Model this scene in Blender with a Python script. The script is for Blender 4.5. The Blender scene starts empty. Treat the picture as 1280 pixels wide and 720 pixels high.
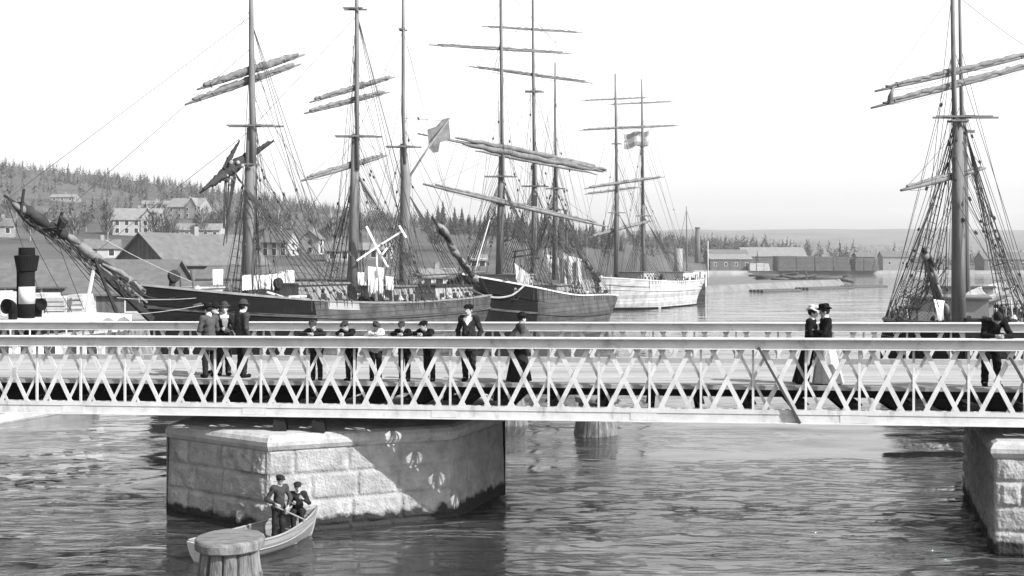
import bpy, math, random
import numpy as np
from mathutils import Vector, Matrix

R = math.radians
rng = random.Random(7)
sc = bpy.context.scene
COL = sc.collection

# ---------------------------------------------------------------- camera numbers (photo pixels 1280x720)
F, HY, H = 1372.0, 325.0, 6.0
def P(px, py, Y): return Vector(((px - 640) / F * Y, Y, H - (py - HY) / F * Y))
def PZ(px, Y, z): return Vector(((px - 640) / F * Y, Y, z))
def V(*a): return Vector(a)
def lerp(a, b, t): return a + (b - a) * t

# ---------------------------------------------------------------- materials (all greys: a black and white plate)
MATS = {}
def mat(name, base, rough=0.75, var=0.25, scale=3.0, bump=0.0, bscale=None, stretch=(1, 1, 1), metallic=0.0, spec=0.05, fine=0.0, coat=None):
    if name in MATS: return MATS[name]
    m = bpy.data.materials.new(name); m.use_nodes = True
    nt = m.node_tree; N = nt.nodes; L = nt.links
    b = N['Principled BSDF']
    b.inputs['Roughness'].default_value = rough
    b.inputs['Metallic'].default_value = metallic
    b.inputs['Specular IOR Level'].default_value = spec
    tc = N.new('ShaderNodeTexCoord'); mp = N.new('ShaderNodeMapping')
    mp.inputs['Scale'].default_value = stretch
    L.new(tc.outputs['Object'], mp.inputs['Vector'])
    n1 = N.new('ShaderNodeTexNoise'); n1.inputs['Scale'].default_value = scale; n1.inputs['Detail'].default_value = 8; n1.inputs['Roughness'].default_value = 0.65
    L.new(mp.outputs[0], n1.inputs['Vector'])
    cr = N.new('ShaderNodeValToRGB')
    lo = max(0.0, base * (1 - var)); hi = min(0.95, base * (1 + var))
    cr.color_ramp.elements[0].position = 0.3; cr.color_ramp.elements[0].color = (lo, lo, lo, 1)
    cr.color_ramp.elements[1].position = 0.7; cr.color_ramp.elements[1].color = (hi, hi, hi, 1)
    L.new(n1.outputs['Fac'], cr.inputs['Fac'])
    L.new(cr.outputs['Color'], b.inputs['Base Color'])
    if bump:
        n2 = N.new('ShaderNodeTexNoise'); n2.inputs['Scale'].default_value = bscale or scale * 4; n2.inputs['Detail'].default_value = 6
        L.new(mp.outputs[0], n2.inputs['Vector'])
        bp = N.new('ShaderNodeBump'); bp.inputs['Strength'].default_value = bump; bp.inputs['Distance'].default_value = 0.05
        L.new(n2.outputs['Fac'], bp.inputs['Height']); L.new(bp.outputs[0], b.inputs['Normal'])
    MATS[name] = m
    return m

def plank_mat(name, base, plank=0.2, axis='Z', rough=0.7, var=0.2, lines=0.5):
    """boards with thin dark seams along one axis, in object space"""
    if name in MATS: return MATS[name]
    m = mat(name, base, rough, var, 1.2, 0.15, 12)
    nt = m.node_tree; N = nt.nodes; L = nt.links; b = N['Principled BSDF']
    tc = N.new('ShaderNodeTexCoord'); sp = N.new('ShaderNodeSeparateXYZ'); L.new(tc.outputs['Object'], sp.inputs[0])
    mu = N.new('ShaderNodeMath'); mu.operation = 'DIVIDE'; mu.inputs[1].default_value = plank; L.new(sp.outputs[axis], mu.inputs[0])
    fr = N.new('ShaderNodeMath'); fr.operation = 'FRACT'; L.new(mu.outputs[0], fr.inputs[0])
    gt = N.new('ShaderNodeMath'); gt.operation = 'LESS_THAN'; gt.inputs[1].default_value = 0.12; L.new(fr.outputs[0], gt.inputs[0])
    fl = N.new('ShaderNodeMath'); fl.operation = 'FLOOR'; L.new(mu.outputs[0], fl.inputs[0])
    wn = N.new('ShaderNodeTexWhiteNoise'); wn.noise_dimensions = '1D'; L.new(fl.outputs[0], wn.inputs['W'])
    src = b.inputs['Base Color'].links[0].from_socket
    mx = N.new('ShaderNodeMixRGB'); mx.blend_type = 'MULTIPLY'; mx.inputs['Fac'].default_value = 0.3
    L.new(src, mx.inputs[1]); L.new(wn.outputs['Value'], mx.inputs[2])
    mx2 = N.new('ShaderNodeMixRGB'); mx2.inputs[2].default_value = (base * 0.3,) * 3 + (1,)
    ml = N.new('ShaderNodeMath'); ml.operation = 'MULTIPLY'; ml.inputs[1].default_value = lines; L.new(gt.outputs[0], ml.inputs[0])
    L.new(ml.outputs[0], mx2.inputs['Fac']); L.new(mx.outputs[0], mx2.inputs[1]); L.new(mx2.outputs[0], b.inputs['Base Color'])
    return m

def stone_mat(name, base, wet_top):
    m = mat(name, base, 0.9, 0.32, 2.4, 0.7, 18)
    nt = m.node_tree; N = nt.nodes; L = nt.links; b = N['Principled BSDF']
    g = N.new('ShaderNodeNewGeometry'); sp = N.new('ShaderNodeSeparateXYZ'); L.new(g.outputs['Position'], sp.inputs[0])
    no = N.new('ShaderNodeTexNoise'); no.inputs['Scale'].default_value = 3.5; no.inputs['Detail'].default_value = 5; L.new(g.outputs['Position'], no.inputs['Vector'])
    ma = N.new('ShaderNodeMath'); ma.operation = 'MULTIPLY_ADD'; ma.inputs[1].default_value = -0.42; L.new(no.outputs['Fac'], ma.inputs[0]); L.new(sp.outputs['Z'], ma.inputs[2])
    mr = N.new('ShaderNodeMapRange'); mr.inputs['From Min'].default_value = wet_top - 0.26; mr.inputs['From Max'].default_value = wet_top - 0.16
    mr.inputs['To Min'].default_value = 1; mr.inputs['To Max'].default_value = 0; L.new(ma.outputs[0], mr.inputs['Value'])
    src = b.inputs['Base Color'].links[0].from_socket
    mx = N.new('ShaderNodeMixRGB'); mx.inputs[2].default_value = (0.02, 0.02, 0.02, 1)
    L.new(mr.outputs[0], mx.inputs['Fac']); L.new(src, mx.inputs[1]); L.new(mx.outputs[0], b.inputs['Base Color'])
    return m

M = dict(
    bridge=mat('bridge_paint', 0.36, 0.6, 0.16, 2.6, 0.08, 30),
    chord=mat('rail_paint', 0.33, 0.5, 0.14, 1.4, 0.08, 30),
    dull=mat('dull_iron_paint', 0.045, 0.6, 0.2, 2),
    deck=plank_mat('deck_boards', 0.23, 0.22, 'Y', 0.85, 0.12, 0.35),
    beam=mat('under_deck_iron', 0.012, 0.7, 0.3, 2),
    stone=stone_mat('pier_stone', 0.185, 0.30),
    cap=mat('pier_capstone', 0.23, 0.85, 0.25, 3, 0.25, 18),
    postwood=mat('post_wood', 0.085, 0.85, 0.75, 2.5, 0.5, 9, (4, 4, .5)),
    capwood=mat('post_cap_wood', 0.10, 0.85, 0.5, 3, 0.4, 9, (1, 6, 1)),
    iron=mat('dark_iron', 0.02, 0.7, 0.3, 3),
    hull_grey=plank_mat('hull_grey_boards', 0.045, 0.32, 'Z', 0.6, 0.5, 0.85),
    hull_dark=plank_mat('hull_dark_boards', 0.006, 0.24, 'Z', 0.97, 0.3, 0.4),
    hull_mid=plank_mat('hull_mid_boards', 0.045, 0.34, 'Z', 0.6, 0.5, 0.85),
    hull_white=plank_mat('hull_white_boards', 0.23, 0.34, 'Z', 0.6, 0.35, 0.6),
    shipdeck=plank_mat('ship_deck_boards', 0.25, 0.16, 'X', 0.8, 0.2, 0.4),
    rail_white=mat('ship_rail_paint', 0.3, 0.6, 0.15, 2),
    spar=mat('spar_wood', 0.11, 0.6, 0.35, 1.4, 0.1, 10, (1, 1, .3)),
    mastwood=mat('mast_wood', 0.10, 0.55, 0.35, 1.6, 0.15, 10, (2, 2, .25)),
    darkspar=mat('dark_spar_wood', 0.018, 0.6, 0.3, 1.4, 0.1, 10),
    sail=mat('furled_canvas', 0.10, 0.9, 0.35, 2.5, 0.8, 6),
    sail_dark=mat('furled_dark_canvas', 0.025, 0.9, 0.4, 2.5, 0.8, 6),
    rope=mat('tarred_rope', 0.04, 0.9, 0.3, 3),
    rope_light=mat('hemp_rope', 0.2, 0.9, 0.2, 3),
    linen=mat('white_linen', 0.4, 0.9, 0.08, 3, 0.4, 8),
    canvas=mat('pale_canvas', 0.27, 0.9, 0.15, 2, 0.5, 6),
    bright=mat('fresh_white_paint', 0.6, 0.6, 0.06, 2),
    white=mat('white_paint', 0.34, 0.6, 0.1, 2),
    flag=mat('flag_cloth_dark', 0.14, 0.9, 0.3, 3),
    flag_pale=mat('flag_cloth_pale', 0.22, 0.9, 0.15, 3),
    black=mat('black_paint', 0.006, 0.95, 0.3, 2),
    glass=mat('dark_pane', 0.02, 0.15, 0.2, 3, spec=0.5),
    wall_grey=plank_mat('warehouse_boards', 0.085, 0.25, 'X', 0.85, 0.2, 0.3),
    wall_mid=mat('plaster_mid', 0.15, 0.85, 0.15, 1),
    wall_pale=mat('plaster_pale', 0.2, 0.85, 0.12, 1),
    roof=mat('roof_tile', 0.075, 0.85, 0.22, 1.2, 0.3, 5),
    roof_light=mat('roof_sheet', 0.12, 0.7, 0.2, 0.8, 0.2, 5),
    timber=plank_mat('sawn_timber', 0.34, 0.09, 'Z', 0.85, 0.3, 0.5),
    timber_dark=plank_mat('weathered_timber', 0.08, 0.3, 'Z', 0.85, 0.35, 0.5),
    log=mat('log_bark', 0.05, 0.9, 0.5, 3, 0.6, 8),
    quay=mat('quay_stone', 0.17, 0.9, 0.3, 0.4, 0.4, 3),
    needles=mat('spruce_needles', 0.028, 0.9, 0.4, 0.3),
    twigs=mat('birch_twigs', 0.065, 0.9, 0.4, 0.3),
    bark=mat('tree_bark', 0.14, 0.9, 0.4, 2),
    birch=mat('birch_bark', 0.22, 0.8, 0.3, 2),
    skin=mat('skin_tone', 0.22, 0.6, 0.12, 6),
    hair=mat('hair_dark', 0.012, 0.7, 0.3, 20),
    cloth_black=mat('black_wool', 0.006, 0.9, 0.3, 12, 0.4, 40),
    cloth_dark=mat('dark_wool', 0.014, 0.9, 0.3, 12, 0.4, 40),
    cloth_grey=mat('grey_wool', 0.042, 0.9, 0.25, 12, 0.4, 40),
    cloth_mid=mat('mid_wool', 0.028, 0.9, 0.25, 12, 0.4, 40),
    cloth_pale=mat('pale_cotton', 0.34, 0.9, 0.12, 8, 0.4, 30),
    shirt=mat('white_shirt', 0.5, 0.85, 0.06, 8),
    boatwood=plank_mat('boat_boards', 0.13, 0.11, 'Z', 0.7, 0.2, 0.55),
    boatwood_pale=mat('boat_gunwale_wood', 0.14, 0.7, 0.2, 4),
)

def weather(m, dark, thr, scale, stretch, amount):
    nt = m.node_tree; N = nt.nodes; L = nt.links; b = N['Principled BSDF']
    tc = N.new('ShaderNodeTexCoord'); mp = N.new('ShaderNodeMapping'); mp.inputs['Scale'].default_value = stretch; L.new(tc.outputs['Object'], mp.inputs[0])
    n = N.new('ShaderNodeTexNoise'); n.inputs['Scale'].default_value = scale; n.inputs['Detail'].default_value = 7; n.inputs['Roughness'].default_value = .7; L.new(mp.outputs[0], n.inputs['Vector'])
    mr = N.new('ShaderNodeMapRange'); mr.inputs['From Min'].default_value = thr; mr.inputs['From Max'].default_value = thr + .12; mr.inputs['To Max'].default_value = amount; L.new(n.outputs['Fac'], mr.inputs['Value'])
    src = b.inputs['Base Color'].links[0].from_socket; mx = N.new('ShaderNodeMixRGB'); mx.inputs[2].default_value = (dark,) * 3 + (1,)
    L.new(mr.outputs[0], mx.inputs['Fac']); L.new(src, mx.inputs[1]); L.new(mx.outputs[0], b.inputs['Base Color'])
weather(M['bridge'], .12, .56, 3.2, (1, 1, .35), .55); weather(M['chord'], .09, .56, 2.6, (.6, 1, .5), .5)
weather(M['hull_white'], .08, .58, .9, (1, 1, .22), .6); weather(M['hull_grey'], .02, .55, .8, (1, 1, .3), .6); weather(M['hull_mid'], .02, .55, .8, (1, 1, .3), .5); weather(M['hull_dark'], .012, .56, .8, (1, 1, .3), .6)
weather(M['cap'], .07, .56, 2.2, (1, 1, .4), .6); weather(M['stone'], .05, .60, 1.6, (1, 1, .3), .6); weather(M['roof'], .12, .55, .7, (1, 1, 1), .5); weather(M['roof_light'], .05, .55, .7, (1, 1, 1), .5); weather(M['deck'], .12, .56, 1.5, (.5, 2, 1), .4)
weather(M['sail'], .05, .55, 2, (1, 1, 1), .5)

# ---------------------------------------------------------------- mesh building
WL = {}
class MB:
    def __init__(s): s.v = []; s.f = []; s.mi = []; s.cur = 0
    def add(s, vs, fs):
        o = len(s.v); s.v.extend(tuple(p) for p in vs)
        for f in fs: s.f.append(tuple(o + i for i in f)); s.mi.append(s.cur)
        return s
    def hexa(s, p):   # 8 points: bottom ring 0-3, top ring 4-7
        return s.add(p, [(3, 2, 1, 0), (4, 5, 6, 7), (0, 1, 5, 4), (1, 2, 6, 5), (2, 3, 7, 6), (3, 0, 4, 7)])
    def box(s, c, ex, ey, ez):   # centre and three half-extent vectors
        c, ex, ey, ez = map(Vector, (c, ex, ey, ez))
        return s.hexa([c - ex - ey - ez, c + ex - ey - ez, c + ex + ey - ez, c - ex + ey - ez, c - ex - ey + ez, c + ex - ey + ez, c + ex + ey + ez, c - ex + ey + ez])
    def abox(s, c, sx, sy, sz, rz=0):
        a = V(math.cos(rz), math.sin(rz), 0); b = V(-math.sin(rz), math.cos(rz), 0)
        return s.box(c, a * sx / 2, b * sy / 2, V(0, 0, sz / 2))
    def bar(s, a, b, w, h, up=V(0, 0, 1)):
        a, b = Vector(a), Vector(b); d = (b - a).normalized()
        x = d.cross(up)
        if x.length < 1e-4: x = d.cross(V(1, 0, 0))
        x.normalize(); y = x.cross(d).normalized()
        return s.box((a + b) / 2, (b - a) / 2, x * w / 2, y * h / 2)
    def tube(s, pts, rad, n=8, cap=True):
        pts = [Vector(p) for p in pts]
        if not hasattr(rad, '__len__'): rad = [rad] * len(pts)
        ref = None; vs = []; fs = []
        for i, p in enumerate(pts):
            d = (pts[min(i + 1, len(pts) - 1)] - pts[max(i - 1, 0)])
            d = d.normalized() if d.length > 1e-9 else V(0, 0, 1)
            if ref is None:
                ref = d.orthogonal().normalized()
            x = (ref - d * ref.dot(d))
            x = x.normalized() if x.length > 1e-6 else d.orthogonal().normalized()
            ref = x; y = d.cross(x)
            for k in range(n):
                a = 2 * math.pi * k / n
                vs.append(p + (x * math.cos(a) + y * math.sin(a)) * rad[i])
        for i in range(len(pts) - 1):
            for k in range(n):
                k2 = (k + 1) % n
                fs.append((i * n + k, i * n + k2, (i + 1) * n + k2, (i + 1) * n + k))
        if cap:
            fs.append(tuple(range(n - 1, -1, -1))); fs.append(tuple((len(pts) - 1) * n + k for k in range(n)))
        return s.add(vs, fs)
    def rope(s, a, b, r=0.02, sag=0.0, n=4, seg=6):
        a, b = Vector(a), Vector(b)
        k = seg if sag else 1
        return s.tube([lerp(a, b, i / k) - V(0, 0, sag * 4 * (i / k) * (1 - i / k)) for i in range(k + 1)], r, n, False)
    def lathe(s, c, prof, n=24, ax=None):   # prof: (r, h); axis default +z
        c = Vector(c); z = Vector(ax).normalized() if ax is not None else V(0, 0, 1)
        x = z.orthogonal().normalized(); y = z.cross(x)
        vs = []; fs = []
        for r, h in prof:
            for k in range(n):
                a = 2 * math.pi * k / n
                vs.append(c + z * h + (x * math.cos(a) + y * math.sin(a)) * r)
        for i in range(len(prof) - 1):
            for k in range(n):
                k2 = (k + 1) % n
                fs.append((i * n + k, i * n + k2, (i + 1) * n + k2, (i + 1) * n + k))
        fs.append(tuple(range(n - 1, -1, -1))); fs.append(tuple((len(prof) - 1) * n + k for k in range(n)))
        return s.add(vs, fs)
    def grid(s, rows, close=False):
        nr, nc = len(rows), len(rows[0]); vs = [p for r in rows for p in r]; fs = []
        for i in range(nr - 1):
            for j in range(nc if close else nc - 1):
                j2 = (j + 1) % nc
                fs.append((i * nc + j, i * nc + j2, (i + 1) * nc + j2, (i + 1) * nc + j))
        return s.add(vs, fs)
    def build(s, name, m, parent=None, smooth=False, origin=None):
        o0 = WL[parent.name] if parent else (Vector(origin) if origin is not None else V(0, 0, 0))
        me = bpy.data.meshes.new(name)
        me.from_pydata([(v[0] - o0.x, v[1] - o0.y, v[2] - o0.z) for v in s.v], [], s.f)
        for mm in (m if isinstance(m, (list, tuple)) else [m]): me.materials.append(mm)
        if max(s.mi, default=0): me.polygons.foreach_set('material_index', s.mi)
        if smooth: me.polygons.foreach_set('use_smooth', [True] * len(me.polygons))
        o = bpy.data.objects.new(name, me); COL.objects.link(o)
        if parent: o.parent = parent
        elif origin is not None: o.location = o0
        WL[o.name] = o0.copy()
        return o

def thing(name, label, cat, loc, group=None):
    o = bpy.data.objects.new(name, None); COL.objects.link(o); o.location = loc
    o.empty_display_size = 0.3
    o['label'] = label; o['category'] = cat
    if group: o['group'] = group
    WL[o.name] = Vector(loc)
    return o
def tag(o, label, cat, group=None, kind=None):
    o['label'] = label; o['category'] = cat
    if group: o['group'] = group
    if kind: o['kind'] = kind
    return o
def structure(o): o['kind'] = 'structure'; return o
def stuff(o, label=None, cat=None):
    o['kind'] = 'stuff'
    if label: o['label'] = label; o['category'] = cat
    return o
def copy_tree(o, parent=None):
    c = o.copy(); COL.objects.link(c); WL[c.name] = WL[o.name].copy()
    if parent: c.parent = parent
    for ch in o.children: copy_tree(ch, c)
    return c

# ---------------------------------------------------------------- figures: smooth union of tapered limbs, meshed by surface nets
def sd_cap(p, a, b, ra, rb):
    a = np.array(a, float); b = np.array(b, float); d = b - a
    t = np.clip(((p - a) @ d) / max(d @ d, 1e-9), 0, 1)
    return np.linalg.norm(p - a - t[..., None] * d, axis=-1) - (ra + (rb - ra) * t)
def sd_ell(p, c, r, rot=None):
    q = p - np.array(c, float)
    if rot is not None: q = q @ np.array(rot.to_3x3())
    r = np.array(r, float)
    k = np.linalg.norm(q / r, axis=-1)
    return (k - 1) * r.min() * np.where(k < 1, 1, 1)
def smin(a, b, k):
    h = np.clip(0.5 + 0.5 * (b - a) / k, 0, 1)
    return b * (1 - h) + a * h - k * h * (1 - h)
def surface_nets(fn, lo, hi, res):
    lo = np.array(lo, float); hi = np.array(hi, float)
    n = np.ceil((hi - lo) / res).astype(int) + 1
    ax = [lo[i] + np.arange(n[i]) * res for i in range(3)]
    Q = 5; cx = [lo[i] + (np.arange(int(np.ceil(n[i] / Q))) * Q + Q / 2 - .5) * res for i in range(3)]
    cv = fn(np.stack(np.meshgrid(*cx, indexing='ij'), -1))              # coarse pass: only cells near the surface are refined
    for k in range(3): cv = np.repeat(cv, Q, k)
    cv = cv[:n[0], :n[1], :n[2]]; near = np.abs(cv) < res * Q * 1.25 + .012
    v = cv.copy(); ii = np.argwhere(near); v[near] = fn(lo + ii * res)
    ins = v < 0
    cnt = np.zeros(n - 1); pos = np.zeros(tuple(n - 1) + (3,))
    def sub(arr, o): return arr[o[0]:o[0] + n[0] - 1, o[1]:o[1] + n[1] - 1, o[2]:o[2] + n[2] - 1]
    cs = [(i, j, k) for i in (0, 1) for j in (0, 1) for k in (0, 1)]
    for c in cs:
        for d in range(3):
            if c[d]: continue
            e = list(c); e[d] = 1
            va, vb = sub(v, c), sub(v, e)
            m = (va < 0) != (vb < 0)
            t = np.where(m, va / np.where(m, va - vb, 1), 0)
            pt = np.broadcast_to(np.array(c, float), pos.shape).copy()
            pt[..., d] += t
            pos += pt * m[..., None]; cnt += m
    act = cnt > 0
    idx = -np.ones(n - 1, int); idx[act] = np.arange(act.sum())
    base = np.stack(np.meshgrid(*[np.arange(k - 1) for k in n], indexing='ij'), -1)
    verts = (base + pos / np.maximum(cnt, 1)[..., None])[act] * res + lo
    faces = []
    for d in range(3):
        a, b = (d + 1) % 3, (d + 2) % 3
        sl0 = [slice(1, -1)] * 3; sl1 = [slice(1, -1)] * 3
        sl0[d] = slice(0, -1); sl1[d] = slice(1, None)
        s0, s1 = ins[tuple(sl0)], ins[tuple(sl1)]
        for flip, m in ((False, s0 & ~s1), (True, ~s0 & s1)):
            q = np.argwhere(m)
            if not len(q): continue
            full = q.copy()
            for k in range(3):
                if k != d: full[:, k] += 1
            def cell(da, db):
                c = full.copy(); c[:, a] += da; c[:, b] += db
                return idx[c[:, 0], c[:, 1], c[:, 2]]
            quad = np.stack([cell(-1, -1), cell(0, -1), cell(0, 0), cell(-1, 0)], 1)
            if flip: quad = quad[:, ::-1]
            faces.append(quad)
    faces = np.concatenate(faces) if faces else np.zeros((0, 4), int)
    faces = faces[(faces >= 0).all(1)]
    return verts, faces

def rot_x(a): return Matrix.Rotation(a, 4, 'X')
def figure(name, label, base, heading, J, hat, clothes, group=None, h=1.0, res=0.016, holds=None):
    """J: joints in metres, feet at the origin, facing -y. clothes: dict with jacket, trousers or skirt, collar, apron"""
    root = thing(name, label, 'person', base, group)
    rz = Matrix.Rotation(heading, 4, 'Z'); B = Vector(base)
    def W(p): return B + (rz @ Vector(p))
    def emit(part, fn, lo, hi, m, r=res, extra=None, parent=None):
        vs, fs = surface_nets(fn, lo, hi, r)
        mb = MB(); mb.add([W(p) for p in vs], [tuple(f) for f in fs])
        if extra: extra(mb)
        return mb.build(part, m, parent or root, True)
    g = lambda k: np.array(J[k], float)
    s = h
    hd = g('head'); hx = J.get('tilt', 0.0); hyaw = J.get('yaw', 0.0); 
    HR = Matrix.Rotation(hyaw, 4, 'Z') @ rot_x(hx)      # +x rotation tips the face down (face is -y)
    def hp(x, y, z): return hd + np.array(HR @ Vector((x * s, y * s, z * s)))
    arms = []; legs = []
    for sd in ('L', 'R'):
        arms += [(g('sh' + sd), g('el' + sd), .052 * s, .043 * s), (g('el' + sd), g('wr' + sd), .043 * s, .029 * s)]
        legs += [(g('hip' + sd), g('kn' + sd), .085 * s, .058 * s), (g('kn' + sd), g('an' + sd), .056 * s, .038 * s)]
    torso = [(g('pelvis'), g('belly'), .115 * s, .110 * s), (g('belly'), g('chest'), .112 * s, .120 * s)]
    shl = [(g('shL'), g('shR'), .062 * s, .062 * s), (g('shL'), g('chest'), .06 * s, .09 * s), (g('shR'), g('chest'), .06 * s, .09 * s)]
    hips = [(g('hipL'), g('hipR'), .095 * s, .095 * s)]
    def fbody(p):
        d = sd_cap(p, *torso[0])
        for c in torso[1:] + shl + hips + legs: d = smin(d, sd_cap(p, *c), .05 * s)
        for c in arms: d = smin(d, sd_cap(p, *c), .025 * s)
        d = smin(d, sd_cap(p, g('neck'), hp(0, .01, -.05), .055 * s, .05 * s), .04 * s)
        hdm = smin(sd_ell(p, hp(0, .015, .03), (.078 * s, .098 * s, .098 * s), HR), sd_ell(p, hp(0, -.03, -.055), (.055 * s, .062 * s, .07 * s), HR), .04 * s)
        hdm = smin(hdm, sd_cap(p, hp(0, -.083, .015), hp(0, -.104, -.025), .011 * s, .017 * s), .012 * s)      # nose
        hdm = smin(hdm, sd_cap(p, hp(-.03, -.082, -.062), hp(.03, -.082, -.062), .008 * s, .008 * s), .01 * s)  # lips
        for sx in (-1, 1):
            hdm = smin(hdm, sd_ell(p, hp(sx * .078, .015, -.01), (.012 * s, .022 * s, .034 * s), HR), .008 * s)
            hdm = np.maximum(hdm, -sd_ell(p, hp(sx * .032, -.093, .012), (.017 * s, .015 * s, .012 * s), HR))
        d = smin(d, hdm, .02 * s)
        for sd in ('L', 'R'):
            d = smin(d, sd_cap(p, g('an' + sd), g('toe' + sd), .04 * s, .034 * s), .03 * s)
        return d
    allp = np.array([J[k] for k in J if isinstance(J[k], tuple)])
    lo = allp.min(0) - .16 * s; hi = allp.max(0) + .2 * s
    def hands(mb):
        for sd in ('L', 'R'):
            w = g('wr' + sd); d = Vector(g('hd' + sd)) if ('hd' + sd) in J else Vector(w - g('el' + sd))
            d.normalize(); nrm = Vector(J.get('pn' + sd, (0, 0, 1)))      # palm normal: fingers curl towards it
            nrm = (nrm - d * nrm.dot(d)).normalized(); x = d.cross(nrm)
            curl = J.get('curl' + sd, 0.55); k = s * 1.05
            wv = Vector(w)
            pal = [(wv, .026 * k), (wv + d * .05 * k, .031 * k), (wv + d * .085 * k, .030 * k)]
            vs = []
            mb.tube([W(q) for q, r in pal], [r * .92 for q, r in pal], 8)
            for i, ln in enumerate((.070, .079, .074, .058)):
                q = wv + d * .078 * k + x * (i - 1.5) * .019 * k
                pts = [q]; dd = d.copy()
                for sg in (.45, .32, .23):
                    a = curl * (0.7 if sg == .45 else 1.0)
                    dd = (dd * math.cos(a) + nrm * math.sin(a)).normalized()
                    q = q + dd * ln * sg * k; pts.append(q)
                mb.tube([W(q) for q in pts], [.0098 * k, .0092 * k, .0085 * k, .0065 * k], 6)
            sgn = 1 if sd == 'L' else -1
            q = wv + d * .02 * k + x * sgn * .026 * k
            t1 = (d * .6 + x * sgn * .7 + nrm * .35).normalized(); t2 = (d * .85 + x * sgn * .15 + nrm * .5).normalized()
            mb.tube([W(q), W(q + t1 * .034 * k), W(q + t1 * .034 * k + t2 * .03 * k)], [.012 * k, .0105 * k, .008 * k], 6)
    body = emit('body', fbody, lo, hi, M['skin'], res, hands)
    # hair
    emit('hair', lambda p: np.maximum(sd_ell(p, hp(0, .022, .038), (.088 * s, .106 * s, .108 * s), HR), -((p - hp(0, -.055, .03)) @ np.array(HR @ Vector((0, 1, .45))))), hp(0, 0, 0) - .16 * s, hp(0, 0, 0) + .18 * s, M['hair'], res * .9)
    # jacket
    fold = lambda p: .007 * s * np.sin(p[..., 0] * 31 / s + p[..., 2] * 19 / s) * np.sin(p[..., 2] * 27 / s + p[..., 1] * 23 / s)
    jm = clothes.get('jacket')
    wide = clothes.get('wide', 1.0)
    if jm:
        up = g('chest') - g('pelvis'); up = up / np.linalg.norm(up)
        hem = clothes.get('hem', 0.0)
        def fj(p):
            d = sd_cap(p, *[*torso[0][:2], .135 * s * wide, .128 * s * wide])
            d = smin(d, sd_cap(p, g('belly'), g('chest'), .13 * s * wide, .138 * s), .05 * s)
            if hem: d = smin(d, sd_cap(p, g('pelvis') - up * hem, g('pelvis'), .165 * s * wide, .14 * s * wide), .05 * s)
            for c in shl: d = smin(d, sd_cap(p, c[0], c[1], c[2] + .012 * s, c[3] + .014 * s), .05 * s)
            for c in hips: d = smin(d, sd_cap(p, c[0], c[1], c[2] + .018 * s, c[3] + .018 * s), .04 * s)
            dd = 9
            for sd in ('L', 'R'):
                w2 = g('wr' + sd) + (g('el' + sd) - g('wr' + sd)) * .12
                dd = np.minimum(dd, smin(sd_cap(p, g('sh' + sd), g('el' + sd), .066 * s, .056 * s), sd_cap(p, g('el' + sd), w2, .056 * s, .041 * s), .02 * s))
            cut = (p - (g('pelvis') - up * (hem + .07 * s))) @ -up
            d = np.maximum(d, cut)
            d = smin(d, dd, .03 * s)
            if clothes.get('open'):   # open front: a wedge from the collar down shows the shirt
                q = (p - g('chest')); w = .012 * s + np.clip(q[..., 2] + .26 * s, 0, 1) * .22
                d = np.maximum(d, -np.maximum(np.abs(q[..., 0]) - w, np.maximum(q[..., 1] + .03, -(q[..., 2] + .42 * s))))
            return d + fold(p)
        emit('jacket', fj, lo - .06, hi + .06, jm, res)
    if clothes.get('cape'):
        a = g('neck'); 
        emit('cape', lambda p: np.maximum(sd_cap(p, a - np.array([0, 0, .62 * s]), a - np.array([0, 0, .02]), .60 * s, .075 * s), -(p[..., 2] - (a[2] - .52 * s))) + .012 * np.sin(np.arctan2(p[..., 1], p[..., 0]) * 9), lo - .3, hi + .3, clothes['cape'], res * 1.4)
    if clothes.get('shirt'):
        emit('shirt', lambda p: smin(sd_cap(p, g('belly'), g('chest'), .119 * s, .127 * s), sd_cap(p, g('chest'), g('neck'), .085 * s, .066 * s), .04 * s), lo - .05, hi, clothes['shirt'], res)
    if clothes.get('vest'):
        emit('waistcoat', lambda p: np.maximum(smin(sd_cap(p, g('pelvis'), g('belly'), .126 * s, .124 * s), sd_cap(p, g('belly'), g('chest'), .124 * s, .132 * s), .04 * s), (p[..., 2] - g('chest')[2]) + .02 - np.abs(p[..., 0]) * 1.6), lo - .05, hi, clothes['vest'], res)
    if clothes.get('collar'):
        n0 = g('neck'); ud = hp(0, .01, -.05) - n0; ud /= np.linalg.norm(ud)
        emit('collar', lambda p: np.maximum(sd_cap(p, n0 + ud * .015 * s, n0 + ud * .05 * s, .072 * s, .064 * s), np.abs((p - n0 - ud * .035 * s) @ ud) - .026 * s), n0 - .16 * s, n0 + .2 * s, M['shirt'], res * .8)
    if clothes.get('skirt'):
        a = g('pelvis'); rb = clothes.get('skirt_r', .30) * s; off = np.array(clothes.get('skirt_off', (0, 0, 0)), float)
        def fs_(p):
            bb = np.array([a[0], a[1], 0.0]) + off
            t = np.clip((a[2] + .1 * s - p[..., 2]) / (a[2] + .1 * s - .02), 0, 1)
            c = a[None, :2] * (1 - t[..., None]) + bb[None, :2] * t[..., None] if False else (a[:2] * (1 - t[..., None]) + bb[:2] * t[..., None])
            dx = p[..., 0] - c[..., 0]; dy = p[..., 1] - c[..., 1]
            th = np.arctan2(dy, dx)
            rr = (.125 * s + (rb - .125 * s) * t ** .85) * (1 + .07 * t * np.sin(th * 9) + .04 * t * np.sin(th * 5 + 1))
            d = (np.hypot(dx, dy) - rr) * .85
            return np.maximum(np.maximum(d, p[..., 2] - (a[2] + .12 * s)), .03 - p[..., 2])
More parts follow.
